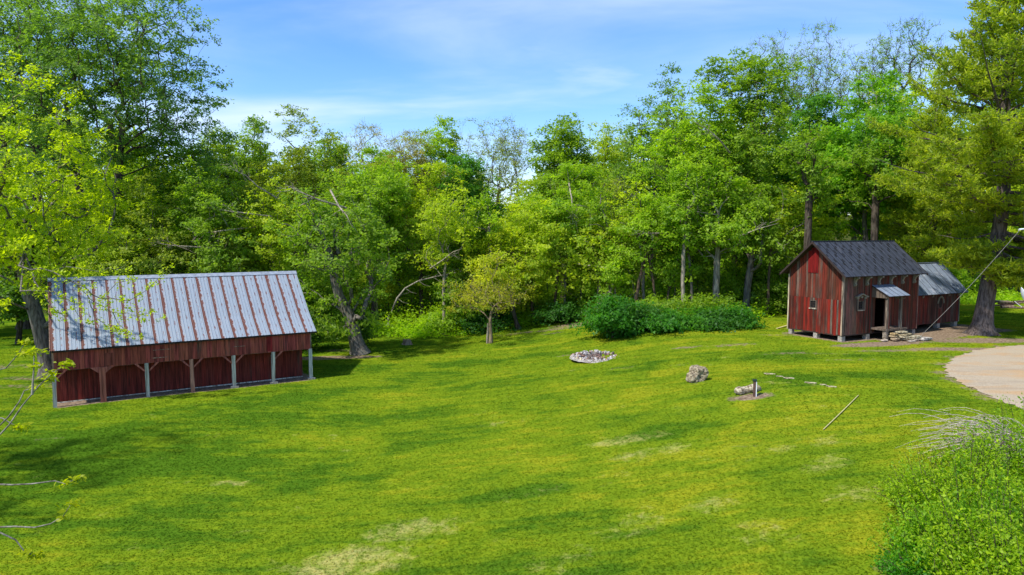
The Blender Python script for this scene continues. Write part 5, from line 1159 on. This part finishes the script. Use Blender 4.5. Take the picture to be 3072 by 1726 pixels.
# ------------------------------------------------------------------ near bush with dead canes, bottom right
def near_shrub(px, py, h, rad, seed, lab, leafc, n=150, lp=60, ls=.085, dens=1):
    rng = np.random.default_rng(seed); p = gp(px, py); root = empty('shrub', (p.x, p.y, p.z - .03)); tag(root, lab, 'shrub', 'tangled shrubs in the near right corner')
    a = Acc(); tips = []
    for k in range(n):
        ph = rng.random() * 6.283; r_ = rad * math.sqrt(rng.random()); b0 = np.array([r_ * math.cos(ph) * .75, r_ * math.sin(ph) * .75, 0])
        hk = h * (1 - .6 * (r_ / rad) ** 2) * (rng.uniform(.3, 1.0) if rng.random() < .8 else rng.uniform(1.0, 1.45)) * (1 + .3 * math.sin(ph * 3 + seed)); d = np.array([math.cos(ph) * rad * .25 + rng.normal(0, .2), math.sin(ph) * rad * .25 + rng.normal(0, .2), hk])
        mid = b0 + d * .5 + rng.normal(0, .08, 3); tip = b0 + d; a.tube([b0, mid, tip], [.014, .010, .004], 3)
        m_ = int(lp * rng.uniform(.6, 1.3)); t_ = rng.uniform(.15, 1.05, m_)[:, None]
        q = b0 * (1 - t_) ** 2 + 2 * mid * t_ * (1 - t_) + tip * t_ ** 2 + rng.normal(0, 1, (m_, 3)) * np.array([.13, .13, .08]); tips.append(q)
    link('stems', a.mesh('stems'), M_bark, root, (.11, .085, .05))
    C = np.concatenate(tips); C[:, 2] = np.maximum(C[:, 2], .03)
    V, Fq, tt = leaves(rng, C, ls, rng.normal(.38, .36, len(C)), .2, .5, .25)
    link('foliage', np_mesh('foliage', V, Fq, 4, tint=tt), M_leaf, root, leafc); return root
YG = (0.27, 0.42, 0.014)
near_shrub(2900, 1560, 1.65, 1.6, 501, 'tall light green shrub in the centre of the near right tangle', YG, 260, 100, .084)
near_shrub(3060, 1500, 2.0, 1.5, 502, 'light green shrub against the right edge below the dead canes', (0.22, .38, .014), 230, 95, .084)
near_shrub(2850, 1700, 1.25, 1.2, 503, 'lowest light green shrub at the bottom edge, right corner', (0.22, .40, .014), 210, 90, .078)
near_shrub(3040, 1800, 1.9, 1.5, 504, 'light green shrub filling the bottom right corner', YG, 230, 95, .084)
near_shrub(2800, 1490, .75, 1.3, 505, 'low loose shrub on the lawn side of the near right tangle', (0.24, .38, .014), 100, 55, .058)
near_shrub(2890, 1400, 1.25, .9, 506, 'small upright shrub with yellowish tips in front of the dead canes', (.33, .42, .014), 70, 70, .066)
near_shrub(2760, 1735, .6, .6, 507, 'tuft of deep green weeds at the left foot of the near tangle', (.08, .28, .014), 150, 60, .07)
near_shrub(3080, 1330, 1.4, 1.1, 508, 'light green shrub at the right edge behind the dead canes', YG, 130, 70, .07)
near_shrub(2960, 1680, 1.5, 1.0, 509, 'darker green shrub between the centre of the tangle and the bottom corner', (0.14, .30, .014), 150, 85, .085)
# dead grey canes
rng = np.random.default_rng(510); p = gp(3040, 1400); bpile = empty('brush_pile', p); tag(bpile, 'heap of dead grey canes arching over the near right shrubs', 'brush pile')
a = Acc()
for k in range(150):
    b0 = np.array([rng.normal(.4, .35), rng.normal(0, .35), .1 + rng.random() * .3]); l_ = rng.uniform(1.0, 3.4); ph = math.pi + rng.normal(.05, .38); d = np.array([math.cos(ph), math.sin(ph), 0])
    t_ = np.linspace(0, 1, 8)[:, None]; hgt = rng.uniform(.3, 1.5); P = b0 + d * t_ * l_ + np.array([0, 0, 1.0]) * (hgt * 4 * t_ * (1 - .55 * t_) * .5 - .25 * t_ ** 3 * l_ * .4) + np.cumsum(rng.normal(0, .02, (8, 3)), 0)
    P[:, 2] = np.maximum(P[:, 2], .03); a.tube(P, np.linspace(.012, .004, 8) * rng.uniform(.7, 1.4), 4)
for k in range(140):
    b0 = np.array([rng.normal(-.1, .7), rng.normal(-.1, .4), rng.uniform(.1, .8)]); d = rng.normal(0, 1, 3) * [1, .5, .25]; d /= np.linalg.norm(d); l_ = rng.uniform(.4, 1.3)
    a.tube([b0, b0 + d * l_ * .5 + [0, 0, .06], b0 + d * l_], [.010, .008, .004], 4)
o = link('canes', a.mesh('canes'), M_bark, bpile, (.46, .41, .35)); o['kind'] = 'stuff'

# ------------------------------------------------------------------ near left trees, mostly outside the frame
tree('maple_tree', 'golden green tree reaching into the photo along the left edge', 'tree', -23.6, 23.5, 12.3, 6.2, 'airy', (0.42, 0.50, 0.008), B_GREY, 601, cbase=.42, r0=.3, lobes=10, dens=.38, lsize=.72)
BR = [  # polylines in pixels with a depth, leaf tufts at tips
 [[(-130, 1400), (0, 1275), (45, 1215), (95, 1160), (140, 1120), (183, 1095)], 12.0],
 [[(-120, 1360), (0, 1250), (35, 1205), (52, 1172), (90, 1162), (125, 1135)], 12.3],
 [[(75, 1185), (80, 1140), (85, 1100), (87, 1060)], 12.1],
 [[(-150, 1450), (0, 1455), (60, 1452), (130, 1443), (160, 1452), (190, 1440)], 11.5],
 [[(-140, 1585), (0, 1580), (60, 1583), (110, 1572), (150, 1550), (175, 1515)], 11.0],
 [[(-130, 1560), (0, 1620), (25, 1655), (55, 1668)], 10.6],
 [[(-160, 1240), (-20, 1255), (20, 1280), (40, 1286)], 12.6],
 [[(-120, 1130), (0, 1105), (40, 1062), (60, 1030), (20, 1078)][:4], 13.0],
]
rootz = float(H(-13.2, 11.0)); nl = empty('young_walnut_tree', (-13.2, 11.0, rootz - .05)); tag(nl, 'nearly bare young tree whose thin grey branch tips reach in at the lower left edge', 'tree')
a = Acc(); O = np.array([-13.2, 11.0, rootz - .05]); tpx = np.array([(0, 0, 0), (.1, 0, 1.5), (0, .1, 3), (.1, .1, 4.5), (0, .2, 6.0)], float)
a.tube(tpx, [.16, .13, .11, .08, .04], 8); rng = np.random.default_rng(77); CC = []
for pl_, dep in BR:
    P = []
    for i, (px, py) in enumerate(pl_): dd = dep + .05 * i; P.append(((px - 1536) / F * dd, dd, z_of(py, dd)))
    P = np.array(P) - O
    j = np.argmin(np.abs(tpx[:, 2] - max(1.0, P[0][2] - .7)))
    if pl_[0][0] < 0: P = np.concatenate([[tpx[j]], [(tpx[j] + P[0]) / 2 + [0, 0, .05]], P])
    a.tube(P, np.linspace(.020, .006, len(P)), 6)
    for c in (P[-1], P[-1] + [.06, 0, .02]): CC.append(c)
    CC.append(P[-2])
for k in range(26):   # the rest of its limbs, outside the frame
    j = rng.integers(1, 5); ph = rng.uniform(1.7, 4.6); l_ = rng.uniform(1.0, 2.4); e = tpx[j] + np.array([math.cos(ph) * l_, math.sin(ph) * l_, l_ * .6]); a.tube([tpx[j], (tpx[j] + e) / 2 + [0, 0, -.1], e], [.03, .02, .008], 5); CC.append(e)
link('trunk', a.mesh('trunk'), M_bark, nl, (.24, .225, .19))
CC = np.repeat(np.array(CC), 16, 0); CC = CC + rng.normal(0, .055, CC.shape) * [1.2, 1, .6]
V, Fq, tt = leaves(rng, CC, .12, rng.uniform(.5, 1, len(CC)), .8, .42, .1); link('crown', np_mesh('crown', V, Fq, 4, tint=tt), M_leaf, nl, (.26, .32, .008))
